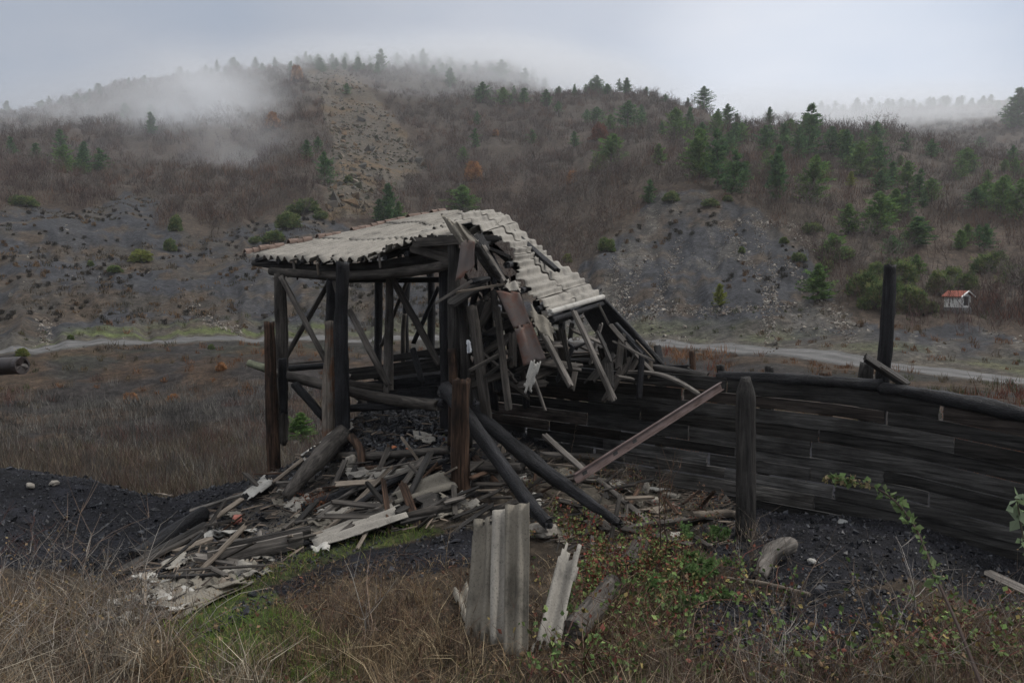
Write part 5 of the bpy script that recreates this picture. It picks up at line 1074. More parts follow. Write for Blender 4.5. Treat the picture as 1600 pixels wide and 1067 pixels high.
B('small lath on the left coal heap ridge, lower one', (237, 772), (268, 778), .05, .02, 'tan', lift=.04); B('broken board half sunk in the coal at the right edge', (1540, 897), (1610, 930), .10, .03, 'grey', .2, lift=.02)
B('dark board lying above the timber trough', (345, 852), (420, 850), .10, .02, 'dgrey'); B('pale board end pointing at the timber trough', (275, 870), (330, 848), .10, .02, 'tan')
# timber trough (box beam) in the left rubble
tr = empty('timber_trough', G(395, 880), 'heavy squared dark timber trough lying across the left rubble', 'beam')
def pt_on(px, py, l): v = G(px, py); v[2] += l; return v
a0, a1 = pt_on(325, 890, .10), pt_on(474, 858, .10); b0, b1 = a0 + [.03, .17, 0], a1 + [.03, .17, 0]
me, Mx = plank_mesh(a0, a1, .15, .035, PI / 2, jag=.1); link('side', me, M['grey'], tr, Mx); me, Mx = plank_mesh(b0, b1, .15, .035, PI / 2, jag=.1); link('side', me, M['char2'], tr, Mx)
me, Mx = plank_mesh((a0 + b0) / 2 - [0, 0, .05], (a1 + b1) / 2 - [0, 0, .05], .14, .03, 0, jag=.1); link('bottom', me, M['char'], tr, Mx)
me, Mx = plank_mesh(a0 + [.04, .0, 0], b0 + [.04, .0, 0], .11, .03, PI / 2, jag=0); link('end_block', me, M['tan'], tr, Mx)
# ------------------------------------------------------------ sheets lying or standing in the rubble
def S(label, qs, waves, mat='sheet', name='corrugated_sheet', lifts=.06, **k):
    ls = lifts if isinstance(lifts, (list, tuple)) else [lifts] * 4
    me, Mx = sheet_mesh([W(q, l) if len(q) == 2 else W(q) for q, l in zip(qs, ls)], waves, k.pop('amp', .022), 14, **k); return tag(link(name, me, M[mat], None, Mx), label, 'sheet')
S('large broken corrugated sheet lying flat in the middle foreground rubble', [(478, 845), (492, 862), (640, 826), (620, 800)], 3, lifts=[.04, .07, .12, .13], jag=.12)
S('long curved sheet humped over the grey pole', [(612, 792), (618, 806), (716, 785), (690, 766)], 1.5, 'sheetd', lifts=[.14, .12, .16, .22], amp=.03, jag=.05)
S('pale corrugated piece lying above the dark pole', [(580, 748), (590, 768), (668, 750), (655, 735)], 3, lifts=.10, jag=.12)
S('small pale sheet piece under the curved branch', [(534, 742), (545, 757), (592, 752), (585, 738)], 2, lifts=.08, jag=.15); S('pale strip of sheet beneath the small pale piece', [(545, 766), (550, 778), (592, 768), (588, 757)], 1.5, lifts=.08, jag=.1)
S('small light corrugated piece alone on the coal slope under the shed', [(645, 680), (648, 694), (681, 699), (680, 686)], 2.5, lifts=.05, jag=.15)
S('ragged light sheet on the left coal slope', [(376, 782), (392, 794), (428, 762), (418, 745)], 1.5, 'sheetl', lifts=.07, jag=.18, amp=.015)
S('pale sheet strip behind the grey split log', [(470, 722), (478, 734), (516, 700), (508, 690)], 1, 'sheetl', lifts=.10, jag=.06, amp=.012); S('curled light sheet over the top of the grey split log', [(510, 680, 10.0), (516, 690, 9.7), (556, 664, 10.0), (545, 656, 10.3)], 1, 'sheet', jag=.1)
S('standing corrugated sheet, leftmost and rounded at its top', [(740, 812, 5.25), (771, 806, 5.2), (766, 1006, 4.82), (724, 990, 4.9)], 1.6, 'sheetd', jag=.06, amp=.022, edges=(1, 1, 1, 0))
S('narrow lighter standing sheet between two dark corrugated ones', [(769, 797, 5.2), (790, 794, 5.2), (788, 1008, 4.75), (764, 1008, 4.78)], 1, 'sheet', jag=.03, amp=.02)
S('tallest standing corrugated sheet, upright at the right of the trio', [(789, 789, 5.15), (828, 785, 5.1), (824, 1034, 4.6), (786, 1026, 4.65)], 2, 'sheetd', jag=.03, amp=.022)
S('tilted broken corrugated sheet right of the upright trio', [(876, 846, 5.3), (912, 853, 5.25), (872, 1018, 4.7), (824, 1036, 4.6)], 1.5, 'sheet', jag=.16, amp=.022)
S('fallen sheet corner left of the upright trio near the grass', [(706, 935), (730, 925), (752, 985), (728, 990)], 1.5, 'sheetd', lifts=.07, jag=.1)
S('wide flat brownish sheet below the timber trough', [(245, 945), (262, 968), (372, 925), (340, 905)], 2, 'sheetd', lifts=.04, jag=.1, amp=.015); S('flat sheet at the left end of the rubble slope', [(232, 915), (240, 932), (300, 915), (292, 900)], 2, 'sheetd', lifts=.05, jag=.12, amp=.015)
S('slab of sheet above the flat left end piece', [(250, 888), (262, 900), (300, 880), (288, 868)], 1.5, 'sheet', lifts=.05, jag=.15, amp=.015); S('narrow sheet slab in line with the trough foot', [(255, 955), (270, 975), (400, 915), (385, 902)], 1, 'sheetd', lifts=.03, jag=.15, amp=.01)
# ------------------------------------------------------------ lumps
def lump(name, label, p, r, mat, cat, group=None, sub=3, seed=None):
    import bmesh
    bm = bmesh.new(); bmesh.ops.create_icosphere(bm, subdivisions=sub, radius=1); s_ = random.randrange(999) if seed is None else seed
    for v in bm.verts:
        c = v.co; q = max(abs(c.x), abs(c.y), abs(c.z)); f = 1 / (q * .55 + .45) * .8; n_ = 1 + .35 * float(fbm(c.x * 1.6 + s_, c.y * 1.6 + c.z * 1.3, 3, s_)); v.co = Vector((c.x * r[0], c.y * r[1], c.z * r[2])) * f * n_
    me = bpy.data.meshes.new(name); bm.to_mesh(me); bm.free(); o = link(name, me, M[mat]); o.location = p; o.rotation_euler = (random.uniform(-.3, .3), random.uniform(-.3, .3), random.uniform(0, 3)); return tag(o, label, cat, group)
lump('stone_lump', 'salmon red stone lump lying on the left rubble', pt_on(371, 818, .05), (.13, .07, .06), 'redstone', 'stone'); lump('concrete_lump', 'crumbling grey concrete lump beside the curved branch', pt_on(549, 728, .05), (.10, .08, .10), 'concrete', 'stone')
lump('concrete_lump', 'big rough concrete lump in front of the smooth black log', pt_on(845, 838, .06), (.20, .12, .09), 'concrete', 'stone'); lump('brick_piece', 'orange brick bit on the coal slope, leftmost of the bits', pt_on(616, 703, .03), (.035, .025, .03), 'brick', 'brick'); lump('brick_piece', 'flat orange brick sliver right of the upper brick bit', pt_on(640, 704, .02), (.06, .02, .012), 'brick', 'brick')
lump('brick_piece', 'orange brick bit just above the level log', pt_on(588, 715, .03), (.05, .03, .025), 'brick', 'brick'); lump('stone_lump', 'pale square stone block behind the steel beam foot, upper one', pt_on(1008, 772, .08), (.07, .06, .10), 'concrete', 'stone')
lump('stone_lump', 'pale square stone block right of the taller block', pt_on(1022, 788, .05), (.08, .06, .05), 'concrete', 'stone'); lump('stone_lump', 'pale flat stone behind the two square blocks', pt_on(1046, 780, .05), (.11, .04, .03), 'concrete', 'stone'); lump('stone_lump', 'single flat slate on the coal heap right of the pointed post', pt_on(1316, 818, .02), (.07, .05, .02), 'cement', 'stone')
lump('stone_lump', 'small pale stone above the dark hollow in the right coal heap', pt_on(1268, 880, .02), (.05, .04, .03), 'sheetl', 'stone'); lump('stone_lump', 'pale stone on top of the left coal heap', pt_on(85, 758, .03), (.08, .06, .04), 'concrete', 'stone'); lump('stone_lump', 'second pale stone left on the left coal heap', pt_on(48, 762, .03), (.09, .06, .035), 'concrete', 'stone')
# ------------------------------------------------------------ small scattered pieces, each its own object
def in_rub(n, poly, ymin=0):
    xs = [a for a, b in poly]; ys = [b for a, b in poly]; out = []
    while len(out) < n:
        x, y = random.uniform(min(xs), max(xs)), random.uniform(min(ys), max(ys))
        if inpoly(np.array([x]), np.array([y]), poly)[0]: out.append((x, y))
    p = hits([a for a, b in out], [b for a, b in out], 500); return p
CZ = [(330, 815), (400, 770), (520, 690), (705, 640), (705, 718), (560, 735), (470, 800), (430, 840)]
RB1 = [(160, 965), (220, 890), (330, 820), (470, 715), (560, 745), (700, 735), (860, 715), (1060, 780), (1140, 810), (1080, 850), (900, 880), (850, 825), (640, 830), (480, 865), (330, 925), (240, 965)]
for k_, p in enumerate(list(in_rub(95, RB1)) + list(in_rub(55, [(480, 730), (700, 700), (860, 760), (840, 830), (600, 830), (430, 830)]))):
    qx, qy = proj(*p)
    if inpoly(np.array([qx]), np.array([qy]), CZ)[0] and random.random() < .75: continue
    L_ = random.uniform(.18, .75) * (1.4 if k_ > 94 else 1); a_ = random.gauss(.8, .9); d = np.array([math.cos(a_), math.sin(a_) * .9, random.uniform(-.1, .2) if k_ % 2 else random.uniform(.2, .8)]) * L_ / 2; p = p + [0, 0, random.uniform(.02, .16)]
    me, Mx = plank_mesh(p - d, p + d, random.uniform(.03, .09), random.uniform(.012, .03), random.uniform(-.5, .5), jag=1.5); tag(link('wood_scrap', me, M[random.choice(['grey', 'dgrey', 'tan', 'brown', 'char2', 'dgrey'])], None, Mx), 'splintered board scrap lying in the rubble below the shed', 'board scrap', 'board scraps strewn over the rubble')
for p in list(in_rub(75, RB1)) + list(in_rub(35, [(160, 970), (250, 900), (420, 850), (640, 740), (760, 790), (480, 870), (240, 980)])):
    if random.random() < .2 or (inpoly(np.array([proj(*p)[0]]), np.array([proj(*p)[1]]), CZ)[0] and random.random() < .7): continue
    r_ = random.uniform(.07, .2); a_ = random.uniform(0, 6.28); u_ = np.array([math.cos(a_), math.sin(a_), random.uniform(-.3, .3)]) * r_; v_ = np.array([-math.sin(a_), math.cos(a_), random.uniform(-.3, .5)]) * r_ * random.uniform(.4, .9); p = p + [0, 0, .04]
    me, Mx = sheet_mesh([p - u_ - v_, p + u_ - v_, p + u_ + v_, p - u_ + v_], random.choice([1, 1.5, 2]), .014, 8, jag=.25); tag(link('sheet_shard', me, M[random.choice(['sheet', 'sheetd', 'sheetl', 'sheetd'])], None, Mx), 'broken shard of grey roof sheet lying in the rubble', 'sheet shard', 'roof sheet shards in the rubble')
for p in in_rub(26, [(560, 660), (700, 655), (710, 715), (540, 715)]) : lump('slate_lump', 'dark slaty lump on the coal slope under the shed', p, (random.uniform(.02, .06), random.uniform(.02, .05), .018), 'cement' if random.random() < .3 else 'char2', 'stone', 'slaty lumps on the coal slope', 1)
# ------------------------------------------------------------ little roadside shrine on the far slope
sp_ = G(1495, 487); S0 = 38 / F * sp_[1] / .88; sh = empty('roadside_shrine', sp_, 'tiny white roadside shrine with red tiled roof below the junipers', 'shrine'); sh.rotation_euler = (0, 0, -1.15); sh.scale = (S0, S0, S0)
def sbox(name, lo, hi, mat, par=sh): me = box_mesh(name, lo, hi); me.materials.append(M[mat]); o = bpy.data.objects.new(name, me); COL.objects.link(o); o.parent = par; return o
sbox('plinth', (-.36, -.28, -.4), (.36, .28, .16), 'cement'); 
me = mesh_np('wall', np.array([(-.33, -.25, .16), (.33, -.25, .16), (.33, .25, .16), (-.33, .25, .16), (-.33, -.25, .56), (.33, -.25, .56), (.33, .25, .56), (-.33, .25, .56), (-.33, 0, .72), (.33, 0, .72)], float), [np.array([(0, 1, 5, 4), (2, 3, 7, 6)]), np.array([(1, 2, 6), (1, 6, 9), (1, 9, 5), (3, 0, 4), (3, 4, 8), (3, 8, 7)])]); me.materials.append(M['white']); o = bpy.data.objects.new('wall', me); COL.objects.link(o); o.parent = sh
wn = sbox('window', (.322, -.13, .24), (.345, .13, .56), 'opening'); 
for y in (-.15, .13): sbox('frame', (.335, y, .22), (.352, y + .02, .58), 'white', wn)
acc = Acc()
for sgn in (-1, 1):
    for k_ in range(11):
        x = -.40 + k_ * .075; an = np.linspace(0, PI, 6); pr0 = np.stack([x + .0375 + .036 * np.cos(an), np.full(6, 0), .74 + .03 * np.sin(an)], 1); pr1 = pr0 + [0, sgn * .34, -.20]; q_ = np.arange(5)
        acc.add(np.concatenate([pr0, pr1, pr0 - [0, 0, .02], pr1 - [0, 0, .02]]), [np.stack([q_, q_ + 1, q_ + 7, q_ + 6], 1), np.stack([q_ + 6, q_ + 7, q_ + 19, q_ + 18], 1), np.stack([q_ + 12, q_ + 13, q_ + 19, q_ + 18], 1)], (1, 1, 1))
    acc.add(np.array([(-.4, 0, .735), (.42, 0, .735), (.42, sgn * .34, .535), (-.4, sgn * .34, .535)]) , np.array([(0, 1, 2, 3)]), (1, 1, 1))
me = acc.mesh('roof'); me.materials.append(M['tile']); o = bpy.data.objects.new('roof', me); COL.objects.link(o); o.parent = sh
for sgn in (-1, 1):
    me, Mx = plank_mesh((.425, 0, .755), (.425, sgn * .36, .54), .05, .03, 0, jag=0); me.materials.append(M['white']); o = bpy.data.objects.new('verge', me); COL.objects.link(o); o.parent = sh; o.matrix_local = Mx
for k_, (dx, dy) in enumerate(((7, 3), (19, 3))):
    p = G(1495 + dx, 489 + dy); me, Mx = log_mesh([p - [0, 0, .1], p + [0, 0, 1.0]], [.014, .014], sides=6); tag(link('fence_stake', me, M['dgrey'], None, Mx), 'thin wooden stake standing in front of the little shrine', 'stake', 'stakes in front of the shrine')
# ============================================================ COAL AND CHIPS
def near_pts(n, r0=3.2, r1=12.5, tmax=40):
    th = np.radians(rng.uniform(-tmax, tmax, n)); R = np.exp(rng.uniform(math.log(r0), math.log(r1), n)); X = np.sin(th) * R; Y = np.cos(th) * R; Z = H(X, Y); px, py = proj(X, Y, Z); return X, Y, Z, px, py, R
COALP = [[(-900, 640), (150, 700), (260, 770), (480, 680), (560, 620), (900, 600), (900, 720), (700, 800), (560, 850), (250, 960), (150, 930), (120, 890), (-900, 880)],
         [(1080, 780), (1330, 770), (1800, 840), (1800, 975), (1560, 960), (1420, 900), (1300, 930), (1170, 915), (1100, 860)],
         [(330, 960), (450, 905), (600, 850), (735, 825), (790, 850), (750, 885), (560, 905), (420, 950), (300, 1000)], [(1050, 930), (1400, 920), (1500, 1000), (1250, 1067), (1060, 1020)]]
X, Y, Z, px, py, R = near_pts(150000, 3.2, 15); k_ = np.zeros(len(X), bool)
jx = 40 * fbm(X * 1.3, Y * 1.3, 4, 33); 
for c in COALP: k_ |= inpoly(px + jx * (R < 8), py + jx * .5 * (R < 8), c)
k_ |= inpoly(px, py, [(1080, 940), (1420, 930), (1500, 1000), (1300, 1067), (1080, 1040)])
k_ &= rng.random(len(X)) < .8
pt = np.stack([X, Y, Z], 1)[k_]; sz = np.clip(rng.gamma(1.3, .0048, len(pt)), .004, .06) * (1 + .04 * R[k_]); pt[:, 2] += sz * .3
stones('coal_lumps', pt, sz, [(.009, .010, .013), (.014, .015, .020), (.022, .024, .031), (.038, .041, .05)], M['coal'], flat=.5)
X, Y, Z, px, py, R = near_pts(42000); k_ = inpoly(px, py, RUBBLE) & (~inpoly(px, py, CZ) | (rng.random(len(X)) < .12)) & (rng.random(len(X)) < np.clip(.3 + fbm(X * 1.2, Y * 1.2, 3, 4) * 2, .05, 1))
pt = np.stack([X, Y, Z], 1)[k_]; sz = np.clip(rng.gamma(1.3, .011, len(pt)), .005, .07); pt[:, 2] += sz * .4
stones('rubble_chips', pt, sz, [(.10, .09, .078), (.06, .055, .05), (.16, .145, .125), (.04, .037, .033), (.22, .20, .175), (.075, .05, .035)], M['rock'], flat=.35)
X, Y, Z, px, py, R = near_pts(9000); k_ = inpoly(px, py, RUBBLE) | inpoly(px, py, [(140, 975), (260, 900), (330, 930), (240, 985)])
X, Y, Z = X[k_], Y[k_], Z[k_]; n = len(X); a_ = rng.normal(.5, .8, n); L_ = rng.uniform(.05, .28, n); d = np.stack([np.cos(a_), np.sin(a_), rng.normal(.1, .2, n)], 1) * L_[:, None]
p0 = np.stack([X, Y, Z + .03], 1); Pk = np.stack([p0 - d / 2, p0, p0 + d / 2], 1); V, Fc, C = tubes(Pk, np.repeat(rng.uniform(.004, .014, (n, 1)), 3, 1) * np.array([[.7, 1, .4]]), np.array([(.10, .08, .065), (.055, .045, .038), (.16, .13, .105), (.03, .028, .026)])[rng.integers(0, 4, n)])
tag(link('splinters', mesh_np('splinters', V, Fc, C), M['veg']), kind='stuff')
X, Y, Z, px, py, R = near_pts(60000, 7.5, 11.5, 16); k_ = inpoly(px, py, [(560, 640), (640, 635), (705, 645), (712, 722), (520, 722), (470, 770), (400, 800), (380, 770), (520, 690)])
pt = np.stack([X, Y, Z], 1)[k_]; sz = np.clip(rng.gamma(1.4, .009, len(pt)), .006, .07); pt[:, 2] += sz * .35
stones('coal_gravel', pt, sz, [(.018, .019, .023), (.035, .037, .043), (.06, .063, .07), (.09, .09, .092)], M['coal'], flat=.4)
def oncoal(px, py, pr=.85): return (inpoly(px, py, [(1165, 790), (1330, 780), (1700, 850), (1700, 960), (1560, 965), (1420, 940), (1300, 950), (1190, 930)]) | inpoly(px, py, [(1080, 950), (1400, 945), (1470, 1000), (1300, 1045), (1090, 1030)])) & (rng.random(len(px)) < pr)
# ============================================================ FOREGROUND PLANTS
def blades(name, keep, n, h, w_, cols, lean=.5, r0=3.0, r1=8, clump=0, mat='veg'):
    X, Y, Z, px, py, R = near_pts(n, r0, r1, 42); k_ = keep(px, py, X, Y, R) & ~oncoal(px, py, .93); X, Y, Z = X[k_], Y[k_], Z[k_]
    if clump: X = np.repeat(X, clump) + rng.normal(0, .035, len(X) * clump); Y = np.repeat(Y, clump) + rng.normal(0, .035, len(Y) * clump); Z = H(X, Y); cidx = np.repeat(rng.integers(0, len(cols), len(Z) // clump), clump)
    else: cidx = rng.integers(0, len(cols), len(Z))
    n = len(X); hh = h * rng.uniform(.4, 1.25, n); az = rng.uniform(0, 2 * PI, n); le = np.abs(rng.normal(0, lean, n)); dr = np.stack([np.cos(az) * le, np.sin(az) * le, np.ones(n)], 1)
    P0 = np.stack([X, Y, Z - .02], 1); mid = P0 + dr * hh[:, None] * .55 * np.array([.6, .6, 1]); P1 = mid + dr * hh[:, None] * .5 * np.array([1.7, 1.7, .75])
    V, Fc, C = ribbons(P0, P1, w_ * rng.uniform(.6, 1.3, n), np.array(cols)[cidx] * rng.uniform(.65, 1.35, (n, 1)), mid)
    return tag(link(name, mesh_np(name, V, Fc, C), M[mat]), kind='stuff')
def dens(X, Y, s, f=1.1, o=0): return fbm(X * f, Y * f, 3, s) + o
GP = lambda px, py: inpoly(px, py, GREENP) | (inpoly(px, py, GREEN2))
blades('green_grass', lambda px, py, X, Y, R: GP(px + 22 * dens(X, Y, 5, 3), py + 18 * dens(X, Y, 6, 3)) & (dens(X, Y, 2, 2.5) > -.22), 75000, .085, .007, [(.13, .21, .045), (.19, .26, .06), (.09, .15, .04), (.27, .26, .10)], .6, mat='leaf')
blades('sparse_green_grass', lambda px, py, X, Y, R: (py > 960) & (px > 480) & (dens(X, Y, 22, 1.4) > .16), 16000, .07, .005, [(.08, .12, .03), (.11, .13, .04)], .6, mat='leaf')
DRY = [(.20, .145, .085), (.12, .088, .058), (.30, .24, .155), (.075, .058, .043), (.15, .098, .06)]
PALE = [(.26, .225, .175), (.16, .135, .105), (.36, .32, .25), (.10, .085, .07), (.19, .135, .085)]
DULL = [(.15, .12, .09), (.20, .14, .10), (.11, .08, .065), (.26, .22, .17), (.13, .13, .06)]
STAND = [(715, 860), (740, 800), (835, 780), (920, 850), (900, 1035), (735, 1035)]
bot = lambda px, py: ~(inpoly(px, py, [(715, 860), (925, 850), (900, 1045), (735, 1045)]) & (rng.random(len(px)) < .93)) & (py > np.interp(px, [0, 130, 260, 300, 520, 640, 760, 900, 1050, 1200, 1400, 1600], [905, 915, 985, 1080, 985, 920, 925, 960, 975, 985, 965, 950]))
blades('dry_grass', lambda px, py, X, Y, R: bot(px, py) & ~(inpoly(px, py, GREENP) & (dens(X, Y, 8, 2) < .25)) & (px < 1010) & (dens(X, Y, 71, 2.2) > .05), 4600, .24, .0045, DRY, .6, clump=13)
blades('pale_straw', lambda px, py, X, Y, R: bot(px, py) & (px < 420) & ~inpoly(px, py, GREENP) & (dens(X, Y, 72, 2.2) > -.1), 5200, .30, .005, PALE, .65, clump=9)
blades('dull_dry_grass', lambda px, py, X, Y, R: bot(px, py) & (px > 960) & (dens(X, Y, 73, 1.6) > .05), 4200, .24, .004, DULL, .7, clump=10)
blades('short_dry_grass', lambda px, py, X, Y, R: (py > 880) & ~inpoly(px, py, RUBBLE) & (dens(X, Y, 9, 1.5) > -.25), 60000, .10, .004, DRY + [(.06, .05, .04)], .9)
blades('heap_edge_grass', lambda px, py, X, Y, R: ((px < 170) & (py > 830)) | ((px > 1000) & (py > 900)), 1500, .26, .0035, [(.13, .10, .075), (.10, .06, .05), (.17, .15, .12)], .6, clump=8)
# woody stems: arching brambles and dry weeds
def stems(name, roots, h, rad, cols, K=8, arch=.5, branch=3, blen=.35, kind='stuff', sd=0):
    n = len(roots); az = rng.uniform(0, 2 * PI, n); t_ = np.linspace(0, 1, K)[None]; hh = h * rng.uniform(.5, 1.3, n)[:, None]; ar = arch * rng.uniform(.2, 1.4, n)[:, None]
    dx = ar * hh * t_ ** 1.8; Pk = np.stack([roots[:, :1] + np.cos(az)[:, None] * dx, roots[:, 1:2] + np.sin(az)[:, None] * dx, roots[:, 2:] - .03 + hh * (t_ - .45 * ar * t_ ** 2.4)], -1) + np.cumsum(rng.normal(0, .008, (n, K, 3)), 1)
    ci = rng.integers(0, len(cols), n); A = Acc(); A.add(*tubes(Pk, rad * rng.uniform(.6, 1.3, (n, 1)) * (1 - t_ * .7), np.array(cols)[ci])); allp = [Pk.reshape(-1, 3)]
    if branch:
        m_ = n * branch; src = np.repeat(np.arange(n), branch); kk = rng.integers(2, K, m_); b0 = Pk[src, kk]; d = rng.normal(0, .7, (m_, 3)); d[:, 2] = np.abs(d[:, 2]) + .25; d /= np.linalg.norm(d, axis=1)[:, None]
        L_ = (hh[src, 0] * blen * rng.uniform(.4, 1.2, m_))[:, None]; t4 = np.linspace(0, 1, 4)
        Pb = b0[:, None] + d[:, None] * L_[:, None] * t4[None, :, None] + np.array([0, 0, 1.])[None, None] * (L_[:, None] * (t4 ** 2)[None, :, None] * .2); A.add(*tubes(Pb, rad * .5 * (1 - t4[None] * .7) * np.ones((m_, 1)), np.array(cols)[ci][src])); allp.append(Pb[:, 1:].reshape(-1, 3))
    return A, np.concatenate(allp)
def leaves(A, pts, n, size, cols, droop=.0):
    c = pts[rng.integers(0, len(pts), n)] + rng.normal(0, .012, (n, 3)); u = rng.normal(size=(n, 3)); u /= np.linalg.norm(u, axis=1)[:, None]; v_ = np.cross(u, rng.normal(size=(n, 3))); v_ /= np.linalg.norm(v_, axis=1)[:, None]
    s_ = size * rng.uniform(.5, 1.3, (n, 1)); nn_ = np.cross(u, v_)
    V = np.stack([c, c + u * s_ * .5 + v_ * s_ * .42 + nn_ * s_ * .1, c + u * s_ * 1.1, c + u * s_ * .5 - v_ * s_ * .42 + nn_ * s_ * .1], 1).reshape(-1, 3); b_ = np.arange(n)[:, None] * 4
    A.add(V, [b_ + np.array([[0, 1, 2]]), b_ + np.array([[0, 2, 3]])], np.repeat(np.array(cols)[rng.integers(0, len(cols), n)] * rng.uniform(.6, 1.4, (n, 1)), 4, 0))
def roots(n, keep, r0=3.2, r1=9): X, Y, Z, px, py, R = near_pts(n, r0, r1, 42); k_ = keep(px, py, X, Y, R); k_ = k_ & ~oncoal(px, py) & ~(inpoly(px, py, [(722, 860), (925, 850), (905, 1050), (730, 1050)]) & (rng.random(len(px)) < .9)); return np.stack([X, Y, Z], 1)[k_]
RED = [(.10, .035, .03), (.14, .07, .05), (.09, .06, .045), (.17, .12, .09), (.07, .04, .035)]; GRL = [(.10, .16, .05), (.15, .20, .07), (.07, .11, .04)]; REDL = [(.20, .04, .03), (.14, .03, .025), (.24, .09, .05)]
rt = roots(4200, lambda px, py, X, Y, R: inpoly(px, py, [(840, 900), (900, 850), (1000, 870), (1180, 880), (1250, 960), (1600, 950), (1600, 1067), (820, 1067)]) & (dens(X, Y, 31, 1.3) > -.35))
A, pts = stems('x', rt, .36, .0042, RED, arch=1.1, branch=4); leaves(A, pts, 3800, .034, GRL + GRL + [(.20, .16, .06), (.15, .10, .06), (.16, .06, .045)]); tag(link('bramble_thicket', A.mesh('bramble_thicket'), M['veg']), kind='stuff')
rt = roots(3000, lambda px, py, X, Y, R: inpoly(px, py, [(850, 870), (890, 835), (960, 830), (1060, 880), (1080, 960), (900, 960)])); A, pts = stems('x', rt, .30, .0035, REDL + RED, arch=1.0, branch=5); leaves(A, pts, 5200, .028, [(.17, .045, .035), (.20, .11, .06), (.13, .13, .05), (.09, .12, .04), (.10, .16, .05)]); tag(link('red_leaf_brambles', A.mesh('red_leaf_brambles'), M['veg']), kind='stuff')
rt = roots(1600, lambda px, py, X, Y, R: inpoly(px, py, [(1020, 900), (1100, 880), (1120, 960), (1040, 980)]) | inpoly(px, py, [(1060, 830), (1160, 830), (1160, 850), (1050, 860)]) | inpoly(px, py, [(800, 940), (900, 930), (920, 1040), (790, 1010)])); A, pts = stems('x', rt, .24, .003, [(.08, .09, .04)], arch=1.0); leaves(A, pts, 5200, .034, [(.10, .17, .06), (.14, .22, .08), (.07, .13, .045)]); tag(link('green_leaf_brambles', A.mesh('green_leaf_brambles'), M['leaf']), kind='stuff')
GRY = [(.26, .24, .215), (.15, .13, .115), (.34, .31, .28), (.19, .14, .11)]
rt = roots(2600, lambda px, py, X, Y, R: inpoly(px, py, [(-50, 850), (60, 860), (200, 900), (330, 960), (300, 1067), (-50, 1067)]) | ((px > 1150) & (py > 930) & (dens(X, Y, 55, 1.2) > .0)))
A, pts = stems('x', rt, .46, .0028, GRY, arch=.7, branch=5); leaves(A, pts, 900, .022, [(.20, .14, .08), (.14, .11, .06)]); tag(link('dry_twigs', A.mesh('dry_twigs'), M['veg']), kind='stuff')
rt = roots(2600, lambda px, py, X, Y, R: inpoly(px, py, [(420, 950), (560, 900), (700, 880), (740, 960), (760, 1067), (560, 1067), (440, 1010)])); A, pts = stems('x', rt, .34, .0022, [(.13, .085, .06), (.10, .055, .042), (.19, .14, .09)], arch=.8, branch=6); tag(link('brown_weeds', A.mesh('brown_weeds'), M['veg']), kind='stuff')
rt = roots(1500, lambda px, py, X, Y, R: inpoly(px, py, [(870, 830), (1000, 800), (1100, 790), (1160, 850), (1000, 870)]) | inpoly(px, py, [(700, 700), (860, 760), (960, 700), (1060, 740), (1050, 770), (860, 800)]), 6, 11); A, pts = stems('x', rt, .26, .0035, [(.14, .10, .07), (.17, .14, .11), (.10, .05, .04)], arch=.8, branch=5); leaves(A, pts, 1800, .022, [(.14, .14, .05), (.20, .13, .07), (.15, .05, .04)]); tag(link('rubble_weeds', A.mesh('rubble_weeds'), M['veg']), kind='stuff')
rt = roots(900, lambda px, py, X, Y, R: inpoly(px, py, [(-60, 800), (50, 800), (80, 880), (-60, 900)]), 7, 11); A, pts = stems('x', rt, .4, .004, [(.10, .05, .042), (.12, .08, .07)], arch=.6, branch=6); tag(link('reddish_twigs', A.mesh('reddish_twigs'), M['veg']), kind='stuff')
X, Y, Z, px, py, R = near_pts(26000, 3, 9, 42); k_ = (py > 870) & ~inpoly(px, py, RUBBLE) & ~oncoal(px, py, .8); A = Acc(); leaves(A, np.stack([X, Y, Z + .01], 1)[k_], 9000, .028, [(.16, .10, .06), (.11, .07, .045), (.22, .16, .10), (.08, .055, .04), (.13, .06, .04)]); tag(link('dead_leaves', A.mesh('dead_leaves'), M['veg']), kind='stuff')
# single plants that can be pointed at
def single(name, label, cat, p, h, n, rad, cols, arch, lf=0, lsize=.03, lcols=GRL, branch=3, blen=.35, spread=.03):
    r_ = np.array([p] * n) + rng.normal(0, spread, (n, 3)) * [1, 1, 0]; A, pts = stems('x', r_, h, rad, cols, arch=arch, branch=branch, blen=blen); o = empty(name, p, label, cat)
    me = A.mesh('stems'); s_ = link('stems', me, M['veg'], o, Matrix.Identity(4))
    if lf: B_ = Acc(); leaves(B_, pts, lf, lsize, lcols); link('leaves', B_.mesh('leaves'), M['leaf'], o, Matrix.Identity(4))
    return o
single('dead_weed', 'tall thin dry weed stalks before the wall, left of the arching bramble', 'weed', G(1262, 797), .55, 2, .006, [(.13, .08, .05)], .12, branch=1, spread=.12)
single('dead_weed', 'single knobbly dead stalk before the wall under the hanging boards', 'weed', G(893, 712), .6, 1, .007, [(.15, .11, .08)], .1, branch=14, blen=.08)
single('dry_shrub', 'pale dry twiggy shrub against the wall below the steel beam', 'shrub', G(985, 765), .42, 26, .004, [(.17, .15, .125), (.13, .10, .08)], .7, branch=4, spread=.07)
single('dead_weed', 'tall brown stalks rising in front of the wall left of the pointed post', 'weed', G(1035, 800), .75, 6, .006, [(.16, .10, .07), (.13, .09, .06)], .2, branch=3, spread=.06)
single('dark_sapling', 'dark bare sapling stem standing in the brambles before the wall', 'sapling', G(1038, 885), .9, 2, .009, [(.05, .03, .025)], .1, branch=5, blen=.2)
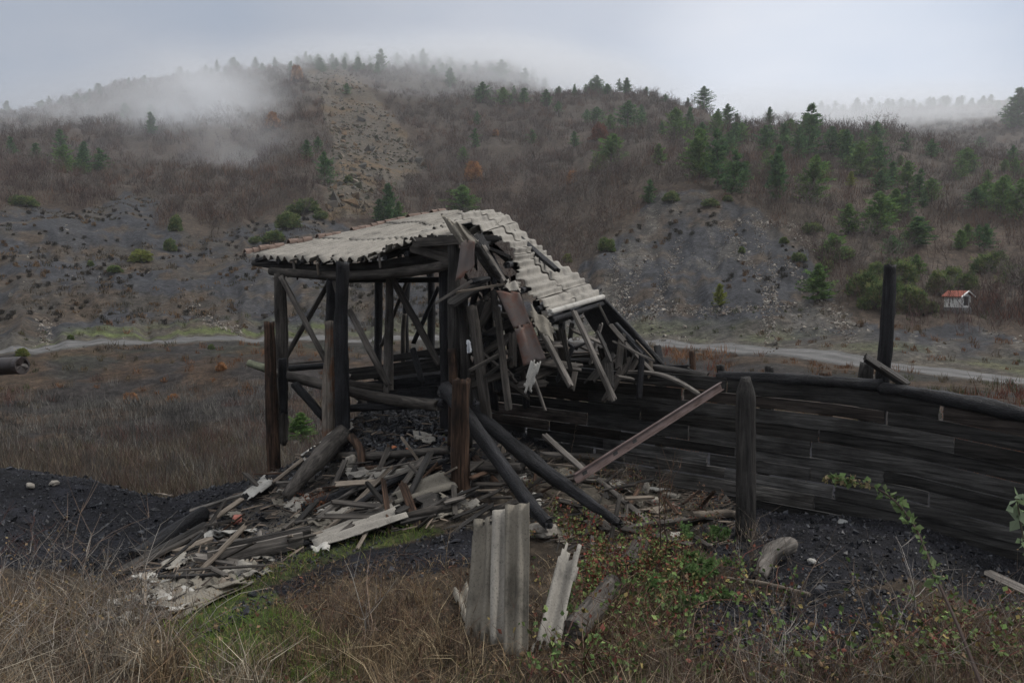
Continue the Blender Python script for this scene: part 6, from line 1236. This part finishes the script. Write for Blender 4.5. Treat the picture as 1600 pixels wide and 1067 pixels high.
single('leafless_shrub', 'thin shrub with faded pinkish leaves left of the pointed post', 'shrub', G(1095, 800), .5, 5, .004, [(.12, .09, .075)], .8, 70, .03, [(.26, .16, .11), (.20, .13, .10)], branch=4)
single('dry_shrub', 'dry grey brush tuft at the foot of the pointed post', 'shrub', G(1180, 885), .42, 30, .003, [(.18, .15, .12), (.10, .07, .055)], .6, branch=4, spread=.1)
single('rust_plant', 'small rust-coloured fern clump below the grey split log', 'plant', G(492, 795), .22, 30, .004, [(.15, .06, .03)], .8, 220, .025, [(.17, .07, .035), (.10, .04, .025)], spread=.07)
for (px, py, h_, lb) in ((40, 930, .6, 'tall pale dry weed at the left edge over the coal heap'), (125, 930, .75, 'tall branching dead weed in the left foreground'), (215, 975, .7, 'dead weed rising in front of the left end of the rubble'), (1230, 960, .55, 'dry pale weed on the right coal heap below the curled bark'), (1420, 985, .6, 'pale leafless weed at lower right before the coal heap'), (580, 1010, .55, 'long thin straw stalks leaning over the brown weeds')):
    single('dead_weed', lb, 'weed', G(px, py), h_, 5, .0045, GRY, .55, branch=5, blen=.4, spread=.06)
# long arching bramble shoot at lower right
p_ = [P(1535, 1075, 3.6), P(1500, 985, 3.9), P(1462, 900, 4.3), P(1428, 820, 4.7), P(1385, 772, 4.9), P(1330, 750, 5.0), P(1285, 749, 5.1)]; br = empty('bramble_shoot', G(1535, 1060), 'long arching bramble shoot with green leaves in front of the right coal heap', 'bramble')
pk = crom(p_, 26)[None]; V, Fc, C = tubes(pk, np.linspace(.011, .003, 26)[None], np.array([[.055, .04, .035]]), 6); link('stem', mesh_np('stem', V, Fc, C), M['veg'], br, Matrix.Identity(4))
B_ = Acc(); leaves(B_, pk[0, 8:24], 130, .045, [(.13, .20, .08), (.18, .24, .11), (.10, .15, .06)]); leaves(B_, pk[0, 19:], 60, .03, [(.22, .20, .10), (.25, .2, .12)]); link('leaves', B_.mesh('leaves'), M['leaf'], br, Matrix.Identity(4))
p_ = [P(1600, 1040, 3.6), P(1606, 930, 3.7), P(1600, 850, 3.75), P(1588, 775, 3.8)]; br = empty('bramble_shoot', G(1600, 1050), 'pale-leaved bramble shoot at the right edge before the wall', 'bramble')
pk = crom(p_, 16)[None]; V, Fc, C = tubes(pk, np.linspace(.006, .003, 16)[None], np.array([[.08, .07, .05]]), 5); link('stem', mesh_np('stem', V, Fc, C), M['veg'], br, Matrix.Identity(4)); B_ = Acc(); leaves(B_, pk[0, 9:], 26, .06, [(.24, .30, .20), (.20, .27, .15)]); link('leaves', B_.mesh('leaves'), M['leaf'], br, Matrix.Identity(4))
